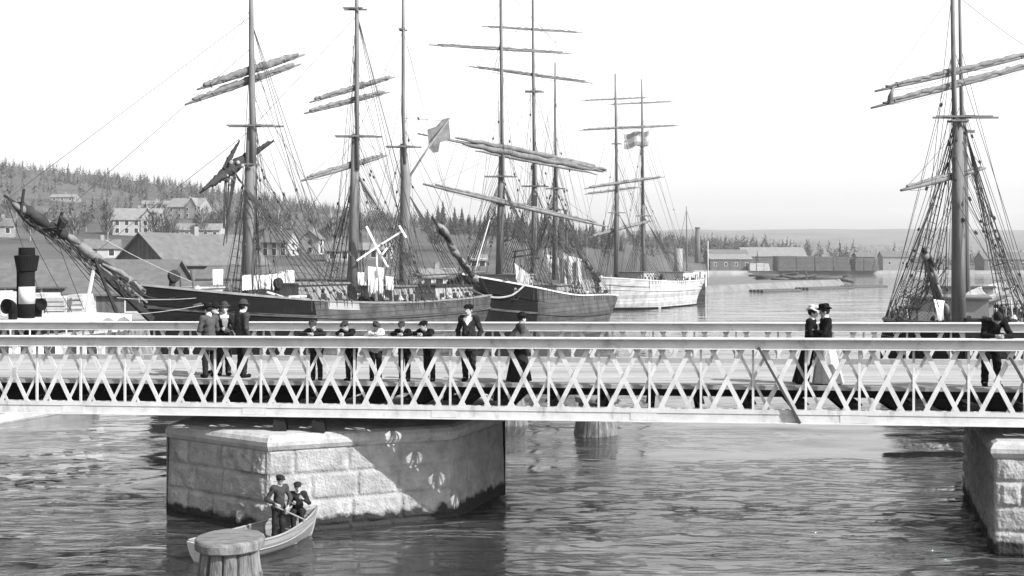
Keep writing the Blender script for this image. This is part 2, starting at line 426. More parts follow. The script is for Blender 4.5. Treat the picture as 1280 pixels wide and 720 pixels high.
        emit('skirt', fs_, np.array([a[0] - rb - .25, a[1] - rb - .25, -.02]) + np.minimum(off, 0), np.array([a[0] + rb + .25, a[1] + rb + .25, a[2] + .25]) + np.maximum(off, 0), clothes['skirt'], res * 1.3)
    if clothes.get('trousers'):
        def ft(p):
            d = sd_cap(p, g('hipL'), g('hipR'), .108 * s, .108 * s)
            d = smin(d, sd_cap(p, g('pelvis'), g('belly'), .122 * s, .112 * s), .04 * s)
            for sd in ('L', 'R'):
                lg = smin(sd_cap(p, g('hip' + sd), g('kn' + sd), .102 * s, .076 * s), sd_cap(p, g('kn' + sd), g('an' + sd) + np.array([0, 0, .02]), .074 * s, .066 * s), .03 * s)
                d = smin(d, lg, .03 * s)
            return np.maximum(d, -(p[..., 2] - min(g('anL')[2], g('anR')[2]) + .02)) + fold(p)
        emit('trousers', ft, lo - .05, hi, clothes['trousers'], res)
    for sd in ('L', 'R'):
        a, t = g('an' + sd), g('toe' + sd)
        emit('shoe', lambda p: smin(sd_cap(p, a - np.array([0, -.02, .03]) * s, t, .052 * s, .044 * s), sd_cap(p, a, a + np.array([0, 0, .05]) * s, .05 * s, .05 * s), .02), np.minimum(a, t) - .12, np.maximum(a, t) + .14, M['black'], res)
    # hats
    kind, hm = hat
    if kind == 'cap':
        def fh(p):
            d = sd_ell(p, hp(0, .022, .085), (.108 * s, .122 * s, .050 * s), HR)
            d = smin(d, sd_ell(p, hp(0, .018, .06), (.090 * s, .106 * s, .045 * s), HR), .02 * s)
            return smin(d, sd_ell(p, hp(0, -.105, .058), (.068 * s, .055 * s, .012 * s), HR), .012 * s)
        emit('cap', fh, hp(0, 0, .06) - .22 * s, hp(0, 0, .06) + .22 * s, hm, res * .8)
    elif kind in ('bowler', 'brim'):
        br = .155 if kind == 'bowler' else .19
        def fh(p):
            q = (p - hp(0, .015, .062)) @ np.array(HR.to_3x3())
            cr = sd_ell(p, hp(0, .015, .08), (.092 * s, .112 * s, .105 * s), HR)
            cr = np.maximum(cr, -q[..., 2])
            rad = np.hypot(q[..., 0] / .92, q[..., 1])
            brim = np.maximum(np.abs(q[..., 2] - .9 * np.clip(rad / s - .11, 0, 1) ** 2 * 4 * s) - .011 * s, rad - br * s)
            return smin(cr, brim, .015 * s)
        emit('hat', fh, hp(0, 0, .07) - .26 * s, hp(0, 0, .07) + .26 * s, hm, res * .75)
    elif kind == 'lady':
        def fh(p):
            q = (p - hp(0, .0, .085)) @ np.array(HR.to_3x3())
            rad = np.hypot(q[..., 0], q[..., 1])
            brim = np.maximum(np.abs(q[..., 2] - .02 * np.sin(np.arctan2(q[..., 1], q[..., 0]) * 3)) - .014 * s, rad - .17 * s)
            d = smin(brim, sd_ell(p, hp(0, .01, .125), (.10 * s, .11 * s, .065 * s), HR), .02)
            for k in range(5):
                a = k * 1.3
                d = smin(d, sd_ell(p, hp(.08 * math.cos(a), .08 * math.sin(a), .15), (.045 * s, .045 * s, .04 * s), HR), .02)
            return d
        emit('hat', fh, hp(0, 0, .1) - .28 * s, hp(0, 0, .1) + .28 * s, hm, res * .8)
    return root

def stand(h, step=0.0, lean=0.0, arms='down', yaw=0.0, tilt=0.05):
    k = h / 1.72
    J = dict(pelvis=(0, 0, .95), belly=(0, -.005 - lean * .4, 1.10), chest=(0, -lean, 1.29), neck=(0, .005 - lean * 1.3, 1.46), head=(0, -.03 - lean * 1.6, 1.60),
             shL=(.165, .01 - lean * 1.1, 1.405), shR=(-.165, .01 - lean * 1.1, 1.405), hipL=(.085, 0, .90), hipR=(-.085, 0, .90),
             knL=(.095, -.02 - step * .5, .48), knR=(-.095, -.01 + step * .35, .48), anL=(.10, .03 - step, .075), anR=(-.10, .03 + step, .085),
             toeL=(.115, -.11 - step, .045), toeR=(-.115, -.11 + step, .045))
    if arms == 'down': J.update(elL=(.235, .05 - lean, 1.12), elR=(-.235, .05 - lean, 1.12), wrL=(.225, -.05 - lean, .88), wrR=(-.225, -.05 - lean, .88), pnL=(-1, 0, 0), pnR=(1, 0, 0))
    if arms == 'pocket': J.update(elL=(.27, .05, 1.13), elR=(-.27, .05, 1.13), wrL=(.21, -.07, .93), wrR=(-.21, -.07, .93), pnL=(-1, 0, 0), pnR=(1, 0, 0), curlL=1.0, curlR=1.0)
    if arms == 'fold': J.update(elL=(.24, -.02 - lean, 1.13), elR=(-.24, -.02 - lean, 1.13), wrL=(.03, -.21 - lean, 1.13), wrR=(-.04, -.21 - lean, 1.10), pnL=(0, 1, 0), pnR=(0, 1, 0), curlL=.8, curlR=.8)
    if arms == 'reach': J.update(elL=(.24, -.10 - lean, 1.14), elR=(-.24, -.02 - lean, 1.13), wrL=(.12, -.30 - lean, 1.20), wrR=(-.14, -.2 - lean, 1.02), pnL=(0, 0, -1), pnR=(0, 0, -1))
    out = {q: tuple(c * k for c in v) if isinstance(v, tuple) and not q.startswith('pn') else v for q, v in J.items()}
    out['yaw'] = yaw; out['tilt'] = tilt
    return out, k
def leaner(h, rail=1.08, spread=.25, yaw=0.0, tilt=.35, drop=0.0):
    k = h / 1.72
    sh = max(rail + .10, h * .79 - .05 - drop)
    J = dict(pelvis=(0, .30 * k, h * .54), belly=(0, .24 * k, h * .62), chest=(0, .10 * k, sh - .09 * k), neck=(0, .0, sh + .04 * k), head=(0, -.085 * k - .10 * k * max(0, tilt - .4), sh + .155 * k - .09 * k * max(0, tilt - .4)),
             shL=(.165 * k, .05 * k, sh), shR=(-.165 * k, .05 * k, sh), hipL=(.085 * k, .30 * k, h * .515), hipR=(-.085 * k, .30 * k, h * .515),
             knL=(.10 * k, .24 * k, h * .28), knR=(-.10 * k, .30 * k, h * .28), anL=(.11 * k, .25 * k, .075 * k), anR=(-.11 * k, .33 * k, .075 * k),
             toeL=(.13 * k, .10 * k, .045 * k), toeR=(-.13 * k, .18 * k, .045 * k),
             elL=(spread * k + .02, -.14 * k, rail + .055), elR=(-spread * k - .02, -.14 * k, rail + .055), wrL=(.06 * k, -.25 * k, rail + .05), wrR=(-.06 * k, -.26 * k, rail + .06),
             pnL=(0, 1, -.3), pnR=(0, 1, -.3), curlL=.7, curlR=.7)
    J['yaw'] = yaw; J['tilt'] = tilt
    return J, k

# ---------------------------------------------------------------- bridge
from mathutils import noise as mnoise
BO = V(-12, 25.7, 2.44); BU = V(22.5, -3.2, 0.15).normalized(); BN = V(3.2, 22.5, 0).normalized(); BZ = V(0, 0, 1)
def b(t, o, z): return BO + BU * t + BN * o + BZ * z
def bt(px, o):
    k = (px - 640) / F
    return (k * (BO.y + BN.y * o) - BO.x - BN.x * o) / (BU.x - k * BU.y)
PANEL = 1.0895; T0, T1 = -7.5, 32.0
DECK = 0.74
bridge = thing('lattice_bridge', 'long white iron lattice girder bridge crossing the water with people on its deck', 'bridge', b(10, 3, 0))
def bx(mb, t0, t1, o0, o1, z0, z1):
    mb.hexa([b(t0, o0, z0), b(t1, o0, z0), b(t1, o1, z0), b(t0, o1, z0), b(t0, o0, z1), b(t1, o0, z1), b(t1, o1, z1), b(t0, o1, z1)])
def girder(o):
    mb = MB()
    for k in range(-8, 29):
        tp = .94 + PANEL * k
        for tc, w, dz in ((tp + PANEL / 2, .094, -.045), (tp, .060, .03)):
            for sg in (1, -1):
                off = o + dz + (.016 if sg < 0 else 0)
                run = .357
                a = b(tc - sg * run, off, .20); c = b(tc + sg * run, off, 1.62)
                mb.bar(a, c, .011, w, BU)
    # bar(w across normal, h along face): rebuild with the face turned to the road side
    web = mb.build('girder', M['bridge'], bridge)
    tc = MB()
    bx(tc, T0, T1, o - .17, o + .17, 1.765, 1.79)
    bx(tc, T0, T1, o - .15, o + .15, 1.552, 1.57)
    tc.cur = 1
    bx(tc, T0, T1, o - .06, o + .06, 1.572, 1.763)
    tc.build('top_chord', [M['bridge'], M['chord']], web)
    bc = MB()
    bx(bc, T0, T1, o - .07, o + .07, .022, .25)
    bx(bc, T0, T1, o - .16, o + .16, 0, .02)
    bx(bc, T0, T1, o - .085, o - .0725, .19, .285); bx(bc, T0, T1, o + .0725, o + .085, .19, .285)
    k = T0 + .4
    while k < T1:     # splice plates
        bx(bc, k, k + .55, o - .078, o - .0705, .03, .185); k += 4.36
    bc.build('bottom_chord', M['bridge'], web)
    for k in range(-7, 29):
        tp = .94 + PANEL * k; pm = MB()
        bx(pm, tp - .024, tp + .024, o - .008, o + .008, .25, 1.56)
        bx(pm, tp - .008, tp + .008, o + .0085, o + .055, .25, 1.56)
        pm.build('post', M['bridge'], web)
    return web
girder(0.0); girder(5.9)
dm = MB(); bx(dm, T0, T1, .13, 5.77, DECK - .06, DECK); dm.build('deck', M['deck'], bridge)
for o0 in (.15, 5.5):
    km = MB(); bx(km, T0, T1, o0, o0 + .2, DECK + .002, DECK + (.03 if o0 < 1 else .13)); km.build('kerb_beam', M['deck'], bridge)
for o0 in (1.2, 2.95, 4.7):
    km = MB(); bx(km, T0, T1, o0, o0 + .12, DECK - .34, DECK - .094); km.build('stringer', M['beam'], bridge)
for k in range(-7, 29):
    tp = .94 + PANEL * k; cm = MB()
    bx(cm, tp - .015, tp + .015, .09, 5.81, .055, DECK - .37)
    bx(cm, tp - .08, tp + .08, .09, 5.81, DECK - .368, DECK - .345)
    bx(cm, tp - .08, tp + .08, .09, 5.81, .035, .053)
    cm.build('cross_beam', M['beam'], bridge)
sm = MB(); sm.bar(b(bt(948, -.11), -.12, 1.60), b(bt(1000, -.11), -.12, .02), .05, .095, BN)
tag(sm.build('iron_strut', M['dull'], origin=b(bt(1000, -.1), -.12, 0)), 'single dark slanting iron strut fixed across the front of the white lattice', 'strut')
sm = MB(); sm.bar(b(bt(1262, -.11), -.12, 1.42), b(bt(1300, -.11), -.12, .40), .04, .07, BN)
tag(sm.build('iron_strut', M['dull'], origin=b(bt(1290, -.1), -.12, 0.4)), 'short grey slanting iron strut beside the bent black clothed man', 'strut')

# ---------------------------------------------------------------- stone piers
def stone_face(mb, p0, p1, z0, z1, inset, courses, seed, res=.032, amp=.06):
    """rock faced blocks between two plan points; leans in by inset at the top"""
    p0, p1 = V(p0[0], p0[1], 0), V(p1[0], p1[1], 0); d = (p1 - p0); L = d.length; d.normalize()
    nrm = V(d.y, -d.x, 0)
    nu, nv = max(2, int(L / res)), int((z1 - z0) / res); rr = random.Random(seed)
    ch = (z1 - z0) / courses
    joints = []
    for c in range(courses):
        js = [0.0]; x = rr.uniform(.5, .9) if c % 2 else rr.uniform(.9, 1.2)
        while x < L - .35: js.append(x); x += rr.uniform(.8, 1.25)
        js.append(L); joints.append(js)
    rows = []
    for i in range(nv + 1):
        z = z0 + (z1 - z0) * i / nv; c = min(courses - 1, int((z - z0) / ch)); row = []
        vz = min((z - z0) - c * ch, (c + 1) * ch - (z - z0))
        for j in range(nu + 1):
            x = L * j / nu; js = joints[c]; q = 0
            while q < len(js) - 2 and js[q + 1] <= x: q += 1
            vx = min(x - js[q], js[q + 1] - x)
            e = min(1, max(0, (min(vz, vx) - .018) / .05)); e = e * e * (3 - 2 * e)
            blk = random.Random(seed * 991 + c * 37 + q).random()
            nv3 = V(x * 2.6 + seed * 7, z * 2.6 + blk * 9, seed)
            h = e * (.032 + amp * ((.2 + .9 * blk) * (.45 + .95 * mnoise.fractal(nv3, .8, 2.1, 4)))) + .008 * mnoise.noise(nv3 * 5)
            if x < .16 or x > L - .16: h = min(h, .036) * .9         # drafted margin at the arris
            lean = -inset * (z - z0) / (z1 - z0)
            p = p0 + d * x + nrm * (h + lean)
            row.append((p.x, p.y, z))
        rows.append(row)
    mb.grid(rows)
def pier(name, label, poly, ztop, capz, inset, courses, cuts, seed, rough):
    """poly: plan points, walked so that the outside is on the right hand; rough: per face relief"""
    c = sum((V(p[0], p[1], 0) for p in poly), V(0, 0, 0)) / len(poly)
    root = thing(name, label, 'pier', c)
    mb = MB(); n = len(poly)
    for i in range(n):
        if i in cuts: stone_face(mb, poly[i], poly[(i + 1) % n], -.5, capz + .04, inset, courses, seed + i, amp=rough.get(i, .05))
        else:
            a, e = poly[i], poly[(i + 1) % n]
            mb.add([(a[0], a[1], -.5), (e[0], e[1], -.5), (e[0], e[1], capz + .04), (a[0], a[1], capz + .04)], [(0, 1, 2, 3)])
    mb.build('masonry', M['stone'], root, True)
    def off(dist):
        out = []
        for i in range(n):
            p, a, e = V(*poly[i], 0), V(*poly[i - 1], 0), V(*poly[(i + 1) % n], 0)
            d1 = (p - a).normalized(); d2 = (e - p).normalized()
            n1 = V(d1.y, -d1.x, 0); n2 = V(d2.y, -d2.x, 0); m_ = (n1 + n2).normalized()
            out.append(p + m_ * dist / max(.4, m_.dot(n1)))
        return out
    cm = MB(); rows = []
    hh = ztop - capz
    for dz, dist in ((0, -.12), (0, .02), (.03, .06), (hh * .35, .11), (hh * .6, .11), (hh * .85, .06), (hh, -.04), (hh + .012, -.5)):
        rows.append([(q.x, q.y, capz + dz) for q in off(dist - inset)])
    cm.grid(rows, True); cm.f.append(tuple((len(rows) - 1) * n + k for k in range(n))); cm.mi.append(0)
    cm.build('capstone', M['cap'], root)
    return root
pa = [(-8.14, 25.85), (-5.33, 23.95), (-1.37, 25.55), (-.17, 28.45), (-.75, 32.3), (-3.6, 34.2), (-7.2, 32.4)]
p1 = pier('stone_pier', 'pointed pale stone pier rising from the water behind two boys in a rowing boat', pa, 2.15, 1.80, .09, 4, (0, 1, 2), 3, {0: .085, 1: .035, 2: .03})
pb = [(11.7, 28.4), (9.76, 22.2), (15.5, 21.4), (17.5, 27.5)]
p2 = pier('stone_pier', 'rough blocked stone pier with black shaded side beneath the man in black', pb, 2.33, 1.98, .03, 5, (0, 1), 11, {0: .05, 1: .09})
for t, o in ((bt(345, 0) + .1, 0.0), (bt(345, 0) + 1.0, 0.0), (bt(430, 0) + 1.2, 5.9), (bt(430, 0) + 2.6, 5.9)):
    mb = MB(); q = b(t, o, 0); mb.hexa([V(q.x + dx * sx, q.y + dy * sx, z) for z, sx in ((2.155, 1.0), (q.z - .002, .7)) for dx, dy in ((-.16, -.14), (.16, -.14), (.16, .14), (-.16, .14))])
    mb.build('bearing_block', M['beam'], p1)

# ---------------------------------------------------------------- wooden posts in the water
def mooring_post(px, Y, ztop, r, label, hoop=True, group=None):
    c = PZ(px, Y, 0); root = thing('mooring_post', label, 'post', (c.x, c.y, 0), group)
    n = 96; k = r / .55
    rows = []
    for z, rr in ((-.6, .70 * k), (ztop - 1.1, .57 * k), (ztop - .19, .455 * k)):
        row = []
        for i in range(n):
            a = 2 * math.pi * i / n; q = rr * (1 - ((.11 if i % 8 == 0 else .03 if i % 8 in (1, 7) else 0) if Y < 25 else .02 * (i % 8 == 0)) + .012 * math.sin((i // 8) * 7.3))
            row.append((c.x + q * math.cos(a), c.y + q * math.sin(a), z))
        rows.append(row)
    mb = MB(); mb.grid(rows, True); mb.build('staves', M['postwood'], root, False)
    cm = MB(); R_ = .555 * k
    cm.lathe((c.x, c.y, ztop - .19), [(.47 * k, 0), (R_ - .02, 0.0), (R_, .02), (R_ + .004, .13), (R_ - .012, .165), (R_ - .035, .178), (.02, .19)], 48)
    for i in range(len(cm.v)):
        x, y, z = cm.v[i]; cm.v[i] = (x + .02 * mnoise.noise(V(x * 5, y * 5, z * 4)), y + .02 * mnoise.noise(V(x * 4, y * 5, 3)), z + .014 * mnoise.noise(V(x * 6, y * 6, 0)))
    cm.build('post_cap', M['capwood'], root, False)
    if hoop:
        hm = MB(); rz = ztop - .62; rr = lerp(.55 * k, .455 * k, (rz - ztop + 1.1) / .91)
        hm.lathe((c.x, c.y, rz), [(rr - .02, -.03), (rr + .022, -.03), (rr + .019, .03), (rr - .02, .03)], 40)
        hm.build('iron_hoop', M['postwood'], root, False)
    return root
mooring_post(287, 17.8, 1.53, .55, 'round wooden mooring post with a flat wooden cap in front of the rowing boat')
mooring_post(745, 38.0, 1.3, .72, 'squat round timber post standing alone in open water beyond the bridge', True)
mooring_post(633, 40.0, 1.3, .75, 'round timber post half hidden behind the pointed stone pier', True)

# ---------------------------------------------------------------- rowing boat and the two boys
def rowboat():
    bow, st = V(-4.42, 23.85, 0), V(-6.05, 21.75, 0)
    ax = (bow - st); L = ax.length; ax.normalize(); sd = V(ax.y, -ax.x, 0)       # starboard
    root = thing('rowing_boat', 'open clinker rowing boat lying against the pale stone pier', 'rowing boat', (bow + st) / 2)
    NS = 18
    def half(t): return .58 * (1 - abs(2 * max(0, t - .42) / 1.16) ** 2.2) * (1 - .28 * max(0, (.42 - t) / .42) ** 2)
    def zrail(t): return .33 + .24 * max(0, t - .35) ** 2 / .42 + .06 * (1 - t) ** 3
    def pt(t, f, side, inner=0):       # f 0 keel .. 1 rail
        hb = max(.012, half(t) - inner); zz = zrail(t)
        strake = .014 * (1 - ((f * 5) % 1.0)) if not inner else 0
        w = hb * math.sin(min(1, f * 1.02) * math.pi / 2) ** .72 + strake * (1 if 0 < f else 0)
        z = -.12 + .10 * max(0, t - .75) / .25 + (zz + .12 - .10 * max(0, t - .75) / .25) * f ** 1.5 + inner * .6 * (1 - f)
        return st + ax * (t * L + .22 * f * max(0, t - .7) / .3 - .12 * f * (1 if t < .02 else 0)) + sd * side * w + V(0, 0, z)
    mb = MB(); FS = [i / 10 for i in range(11)]
    for side in (1, -1):
        mb.grid([[pt(i / NS, f, side) for f in FS] for i in range(NS + 1)])
        mb.grid([[pt(i / NS, f, side, .022) for f in FS] for i in range(NS + 1)])
    tr = [pt(0, f, 1) for f in FS] + [pt(0, f, -1) for f in reversed(FS)]
    mb.add(tr, [tuple(range(len(tr)))])
    mb.build('hull', M['boatwood'], root, True)
    tm = MB(); tt = [p - ax * .012 for p in tr]; tm.add(tt + [p - ax * .03 for p in tt], [tuple(range(len(tr))), tuple(range(2 * len(tr) - 1, len(tr) - 1, -1))] + [(i, (i + 1) % len(tr), len(tr) + (i + 1) % len(tr), len(tr) + i) for i in range(len(tr))])
    tm.build('transom', M['white'], root)
    for side in (1, -1):
        g = MB(); g.tube([pt(i / NS, 1, side) + V(0, 0, .012) for i in range(NS + 1)], .026, 6); g.build('gunwale', M['boatwood_pale'], root, True)
        g = MB(); g.tube([pt(i / NS, .72, side) + sd * side * .012 for i in range(1, NS + 1)], .016, 5); g.build('rubbing_strake', M['boatwood_pale'], root, True)
    g = MB(); g.tube([pt(1, f, 0) + ax * .02 for f in (0, .3, .6, .9, 1.06)], .03, 6); g.build('stem', M['boatwood_pale'], root, True)
    for t in (.12, .44, .8):
        g = MB(); c = st + ax * (t * L) + V(0, 0, .2 + .06 * (t > .7)); g.box(c, ax * .11, sd * (half(t) * .93), V(0, 0, .014)); g.build('thwart', M['boatwood_pale'], root)
    for t in (.3, .36, .52, .6, .68, .24):
        g = MB(); g.tube([pt(t, f, s_, .024) for s_, f in [(1, 1), (1, .8), (1, .6), (1, .3), (1, .05), (-1, .05), (-1, .3), (-1, .6), (-1, .8), (-1, 1)]], .013, 5); g.build('rib', M['boatwood_pale'], root)
    g = MB(); g.box(st + ax * (.52 * L) + V(0, 0, .015), ax * (.26 * L), sd * .3, V(0, 0, .012)); g.build('floor_boards', M['boatwood'], root)
    return root, st, ax, sd, L
boat, bst, bax, bsd, bL = rowboat()
# standing boy seen from the side-back, holding a pole level
J, k = stand(1.42, .03, .05, 'fold', 0.3, .2)
J['wrL'] = (.10, -.25, .80); J['wrR'] = (-.16, -.20, .86); J['elL'] = (.24, -.07, .92); J['elR'] = (-.26, .02, .93)
bpos = bst + bax * (.66 * bL) + bsd * .08 + V(0, 0, .06)
figure('person', 'boy in dark jacket and cap standing in the rowing boat holding a pole', bpos, R(38), J, ('cap', M['cloth_dark']), dict(jacket=M['cloth_mid'], trousers=M['cloth_dark'], collar=1), 'people in the rowing boat', k, .014)
J, k = stand(1.40, .0, .10, 'fold', .2, .15)
sit = dict(J)
for q in list(sit):
    if isinstance(sit[q], tuple) and not q.startswith('pn'):
        x, y, z = sit[q]; sit[q] = (x, y, z - .30)
sit.update(knL=(.09, -.31, .52), knR=(-.09, -.31, .50), anL=(.08, -.22, .10), anR=(-.08, -.24, .10), toeL=(.09, -.34, .07), toeR=(-.09, -.36, .07), hipL=(.085, -.02, .45), hipR=(-.085, -.02, .45), pelvis=(0, 0, .48), wrL=(.12, -.38, .80), wrR=(-.10, -.34, .70), elL=(.24, -.14, .66))
figure('person', 'boy in dark clothes sitting in the bow of the rowing boat', bst + bax * (.90 * bL) - bsd * .04 + V(0, 0, .13), R(8), sit, ('cap', M['cloth_dark']), dict(jacket=M['cloth_dark'], trousers=M['cloth_dark'], collar=1), 'people in the rowing boat', k, .014)
mb = MB(); a = P(344, 633, 22.9); c = P(384, 651, 23.2); mb.tube([a, lerp(a, c, .5), c], [.017, .017, .015], 6)
tag(mb.build('boat_pole', M['boatwood_pale'], origin=a), 'pale wooden pole held level by the boy standing in the rowing boat', 'pole')

# ---------------------------------------------------------------- people on the bridge
def on_bridge(px, o): 
    q = b(bt(px, o), o, DECK); return q
HB = math.atan2(BU.y, BU.x)     # facing the camera side (-BN)
G = 'people on the bridge'
RAIL = 1.79 - DECK
c_dark = dict(jacket=M['cloth_dark'], trousers=M['cloth_black'])
LEAN = [
    (392, 1.47, .30, .1, 'cloth_dark', ('cap', 'cloth_mid'), 'boy in dark coat and cap leaning on the rail with widely spread elbows', {}, .42),
    (433, 1.43, .17, -.45, 'cloth_black', ('cap', 'cloth_mid'), 'boy in black with soft cap leaning on the rail beside the pale shirted boy', {}, .5),
    (470, 1.36, .16, .75, 'cloth_pale', ('cap', 'cloth_mid'), 'boy in pale shirt and grey cap peering over the bridge rail', {}, .5),
    (503, 1.38, .23, .05, 'cloth_black', ('cap', 'cloth_mid'), 'small boy in black resting folded arms on the rail next to pale shirted boy', {}, .5),
    (531, 1.48, .20, -.6, 'cloth_black', ('cap', 'cloth_black'), 'boy in black with dark peaked cap leaning on the rail nearest the standing man', {}, .25),
]
for px, hh, sp, yw, cl, (hk, hm), lab, ex, tl in LEAN:
    J, k = leaner(hh, RAIL, sp, yw, tl)
    figure('person', lab, on_bridge(px, .27), HB + yw * .4, J, (hk, M[hm]), dict(jacket=M[cl], trousers=M['cloth_dark']), G, k)
J, k = leaner(1.82, RAIL, .24, -.15, 1.25)
figure('person', 'man in black bent over the rail with clasped hands', on_bridge(1244, .25), HB, J, ('none', None), dict(jacket=M['cloth_black'], trousers=M['cloth_black'], hem=.1, wide=1.15), G, k)
J, k = stand(1.74, .05, .0, 'pocket', -.35, .05)
figure('person', 'man in open dark jacket and white shirt standing behind the rail', on_bridge(586, .62), HB - .1, J, ('cap', M['cloth_black']), dict(jacket=M['cloth_dark'], open=True, hem=.2, wide=1.12, shirt=M['shirt'], vest=M['cloth_mid'], trousers=M['cloth_dark']), G, k)
J, k = stand(1.53, .0, .03, 'fold', .3, .1)
figure('person', 'woman in grey cape and long dark skirt walking beside the rail', on_bridge(649, .62), HB + 1.9, J, ('bowler', M['cloth_black']), dict(jacket=M['cloth_mid'], cape=M['cloth_grey'], skirt=M['cloth_dark'], skirt_r=.32), G, k)
J, k = stand(1.66, .22, .02, 'fold', .2, .1)
figure('person', 'woman in white hat and black dress facing her friend on the bridge', on_bridge(1013, .75), HB + 1.25, J, ('lady', M['cloth_pale']), dict(jacket=M['cloth_black'], skirt=M['cloth_black'], skirt_r=.18, collar=1, skirt_off=(0, .22, 0)), G, k)
J, k = stand(1.69, .0, .0, 'reach', -.2, .1)
figure('person', 'woman in wide black hat and pale grey skirt facing her friend', on_bridge(1032, .72), HB - 1.45, J, ('lady', M['cloth_black']), dict(jacket=M['cloth_black'], skirt=M['cloth_pale'], skirt_r=.33, collar=1, skirt_off=(0, .05, 0)), G, k)
J, k = stand(1.72, .04, .03, 'fold', .1, .25)
figure('person', 'man in grey coat and bowler hat turned away at the edge of the group', on_bridge(262, 1.0), HB - 2.2, J, ('bowler', M['cloth_black']), dict(jacket=M['cloth_grey'], hem=.25, trousers=M['cloth_dark'], collar=1), G, k)
J, k = stand(1.70, .0, .0, 'fold', .1, .1)
figure('person', 'man in dark coat and bowler hat in the middle of the group', on_bridge(270, 1.9), HB - .4, J, ('bowler', M['cloth_black']), dict(jacket=M['cloth_mid'], hem=.2, trousers=M['cloth_dark'], collar=1), G, k)
J, k = stand(1.74, .0, .0, 'fold', -.2, .1)
figure('person', 'man in dark coat and soft hat facing out from the group with clasped hands', on_bridge(280, 1.45), HB + .6, J, ('bowler', M['cloth_mid']), dict(jacket=M['cloth_dark'], hem=.2, trousers=M['cloth_dark'], shirt=M['shirt'], open=True, collar=1), G, k)
J, k = stand(1.80, .0, .0, 'down', .2, .1)
figure('person', 'tall man in grey jacket and hat seen from behind on the bridge', on_bridge(303, 1.1), HB + 2.5, J, ('bowler', M['cloth_mid']), dict(jacket=M['cloth_mid'], hem=.18, trousers=M['cloth_dark'], collar=1), G, k)

# ---------------------------------------------------------------- sailing ships
class Ship: pass
def make_hull(root, bow, stern, beam, zb, zm, zs, m, railm, rake=1.2, transom=.62, deckdrop=.9, fullbow=.64, decks=True, wale=None, black=None):
    s = Ship(); s.root = root
    bow, stern = V(bow[0], bow[1], 0), V(stern[0], stern[1], 0)
    ax = bow - stern; L = ax.length; ax.normalize(); sd = V(ax.y, -ax.x, 0)
    s.bow, s.stern, s.ax, s.sd, s.L = bow, stern, ax, sd, L
    def zr(t):
        return zm + (zb - zm) * max(0, (t - .38) / .62) ** 1.8 + (zs - zm) * max(0, (.38 - t) / .38) ** 1.6
    def half(t):
        q = 1.0
        if t > fullbow: q = max(0, 1 - ((t - fullbow) / (1 - fullbow)) ** 2.1)
        if t < .28: q = transom + (1 - transom) * math.sin(t / .28 * math.pi / 2)
        return beam / 2 * q
    def pt(t, f, side, inn=0):
        zz = -1.2 + (zr(t) + 1.2) * f; f = min(f, 1.0)
        flare = 1.0
        if t > .7: flare = 1 - (1 - f) * .75 * ((t - .7) / .3)
        if t < .25: flare = 1 - (1 - f) ** 1.3 * .85 * ((.25 - t) / .25)
        w = max(.05, half(t) * flare * (1 - .06 * max(0, f - .7) / .3) - inn)
        lon = t * L - rake * (1 - f) ** .8 * t ** 5 + 1.1 * (1 - f) * max(0, (.2 - t) / .2) ** 2
        return stern + ax * lon + sd * (side * w) + V(0, 0, zz)
    s.pt, s.zr = pt, zr
    N = 36; FS = [i / 12 for i in range(13)]
    ts = [1 - (1 - i / N) ** 1.25 if True else i / N for i in range(N + 1)]
    mb = MB()
    for side in (1, -1):
        mb.grid([[pt(t, f, side) for f in FS] for t in ts])
        mb.grid([[pt(t, f, side, .12) for f in FS if f > .5] for t in ts])
    st = [pt(0, f, 1) for f in FS] + [pt(0, f, -1) for f in reversed(FS)]
    mb.add(st, [tuple(range(len(st)))])
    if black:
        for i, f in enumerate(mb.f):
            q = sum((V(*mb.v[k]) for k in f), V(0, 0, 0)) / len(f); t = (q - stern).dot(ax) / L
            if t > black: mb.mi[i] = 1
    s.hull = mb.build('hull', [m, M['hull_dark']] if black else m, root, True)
    dk = MB(); dk.grid([[stern + ax * (t * L) + sd * (q * max(.05, half(t) - .1)) + V(0, 0, zr(t) - deckdrop) for q in (-1, -.5, 0, .5, 1)] for t in [i / 16 * .97 for i in range(17)]])
    dk.build('deck', M['shipdeck'], root)
    for side in (1, -1):
        g = MB(); rows = []
        for t in ts:
            p = pt(t, 1, side); rows.append([p + sd * side * .07 + V(0, 0, -.02), p + sd * side * .07 + V(0, 0, .10), p - sd * side * .16 + V(0, 0, .10), p - sd * side * .16 + V(0, 0, -.02)])
        g.grid(rows, True); g.build('cap_rail', railm, root)
        if wale:
            g = MB(); rows = []
            for t in ts:
                p = pt(t, wale, side); rows.append([p + sd * side * .0, p + sd * side * .09 + V(0, 0, .02), p + sd * side * .09 + V(0, 0, .16), p + V(0, 0, .18)])
            g.grid(rows); g.build('wale', railm if wale > .9 else m, root)
    return s
def spar(root, name, pts, m, n=10):
    mb = MB(); mb.tube([p for p, r in pts], [r for p, r in pts], n); return mb.build(name, m, root, True)
def mast(s, Y, base, segs, tops=()):
    """segs: lists of (px, py, width px): lower mast first, then topmast set a little ahead"""
    out = []
    for i, sg in enumerate(segs):
        pts = [(P(x, y, Y - .25 * i), w / 2 * Y / F) for x, y, w in sg]
        out.append(spar(s.root, 'lower_mast' if i == 0 else 'topmast', pts, M['mastwood']))
    for x0, x1, y in tops:
        g = MB(); c = P((x0 + x1) / 2, y, Y); hw = (x1 - x0) / 2 * Y / F
        g.bar(c - V(hw, 0, 0), c + V(hw, 0, 0), .10, .10); g.bar(c - V(hw, .5, 0), c + V(hw * .7, -.5, 0), .09, .09)
        g.abox(c + V(0, 0, .07), min(hw, .7), .7, .05)
        g.build('crosstree', M['mastwood'], s.root)
    return out
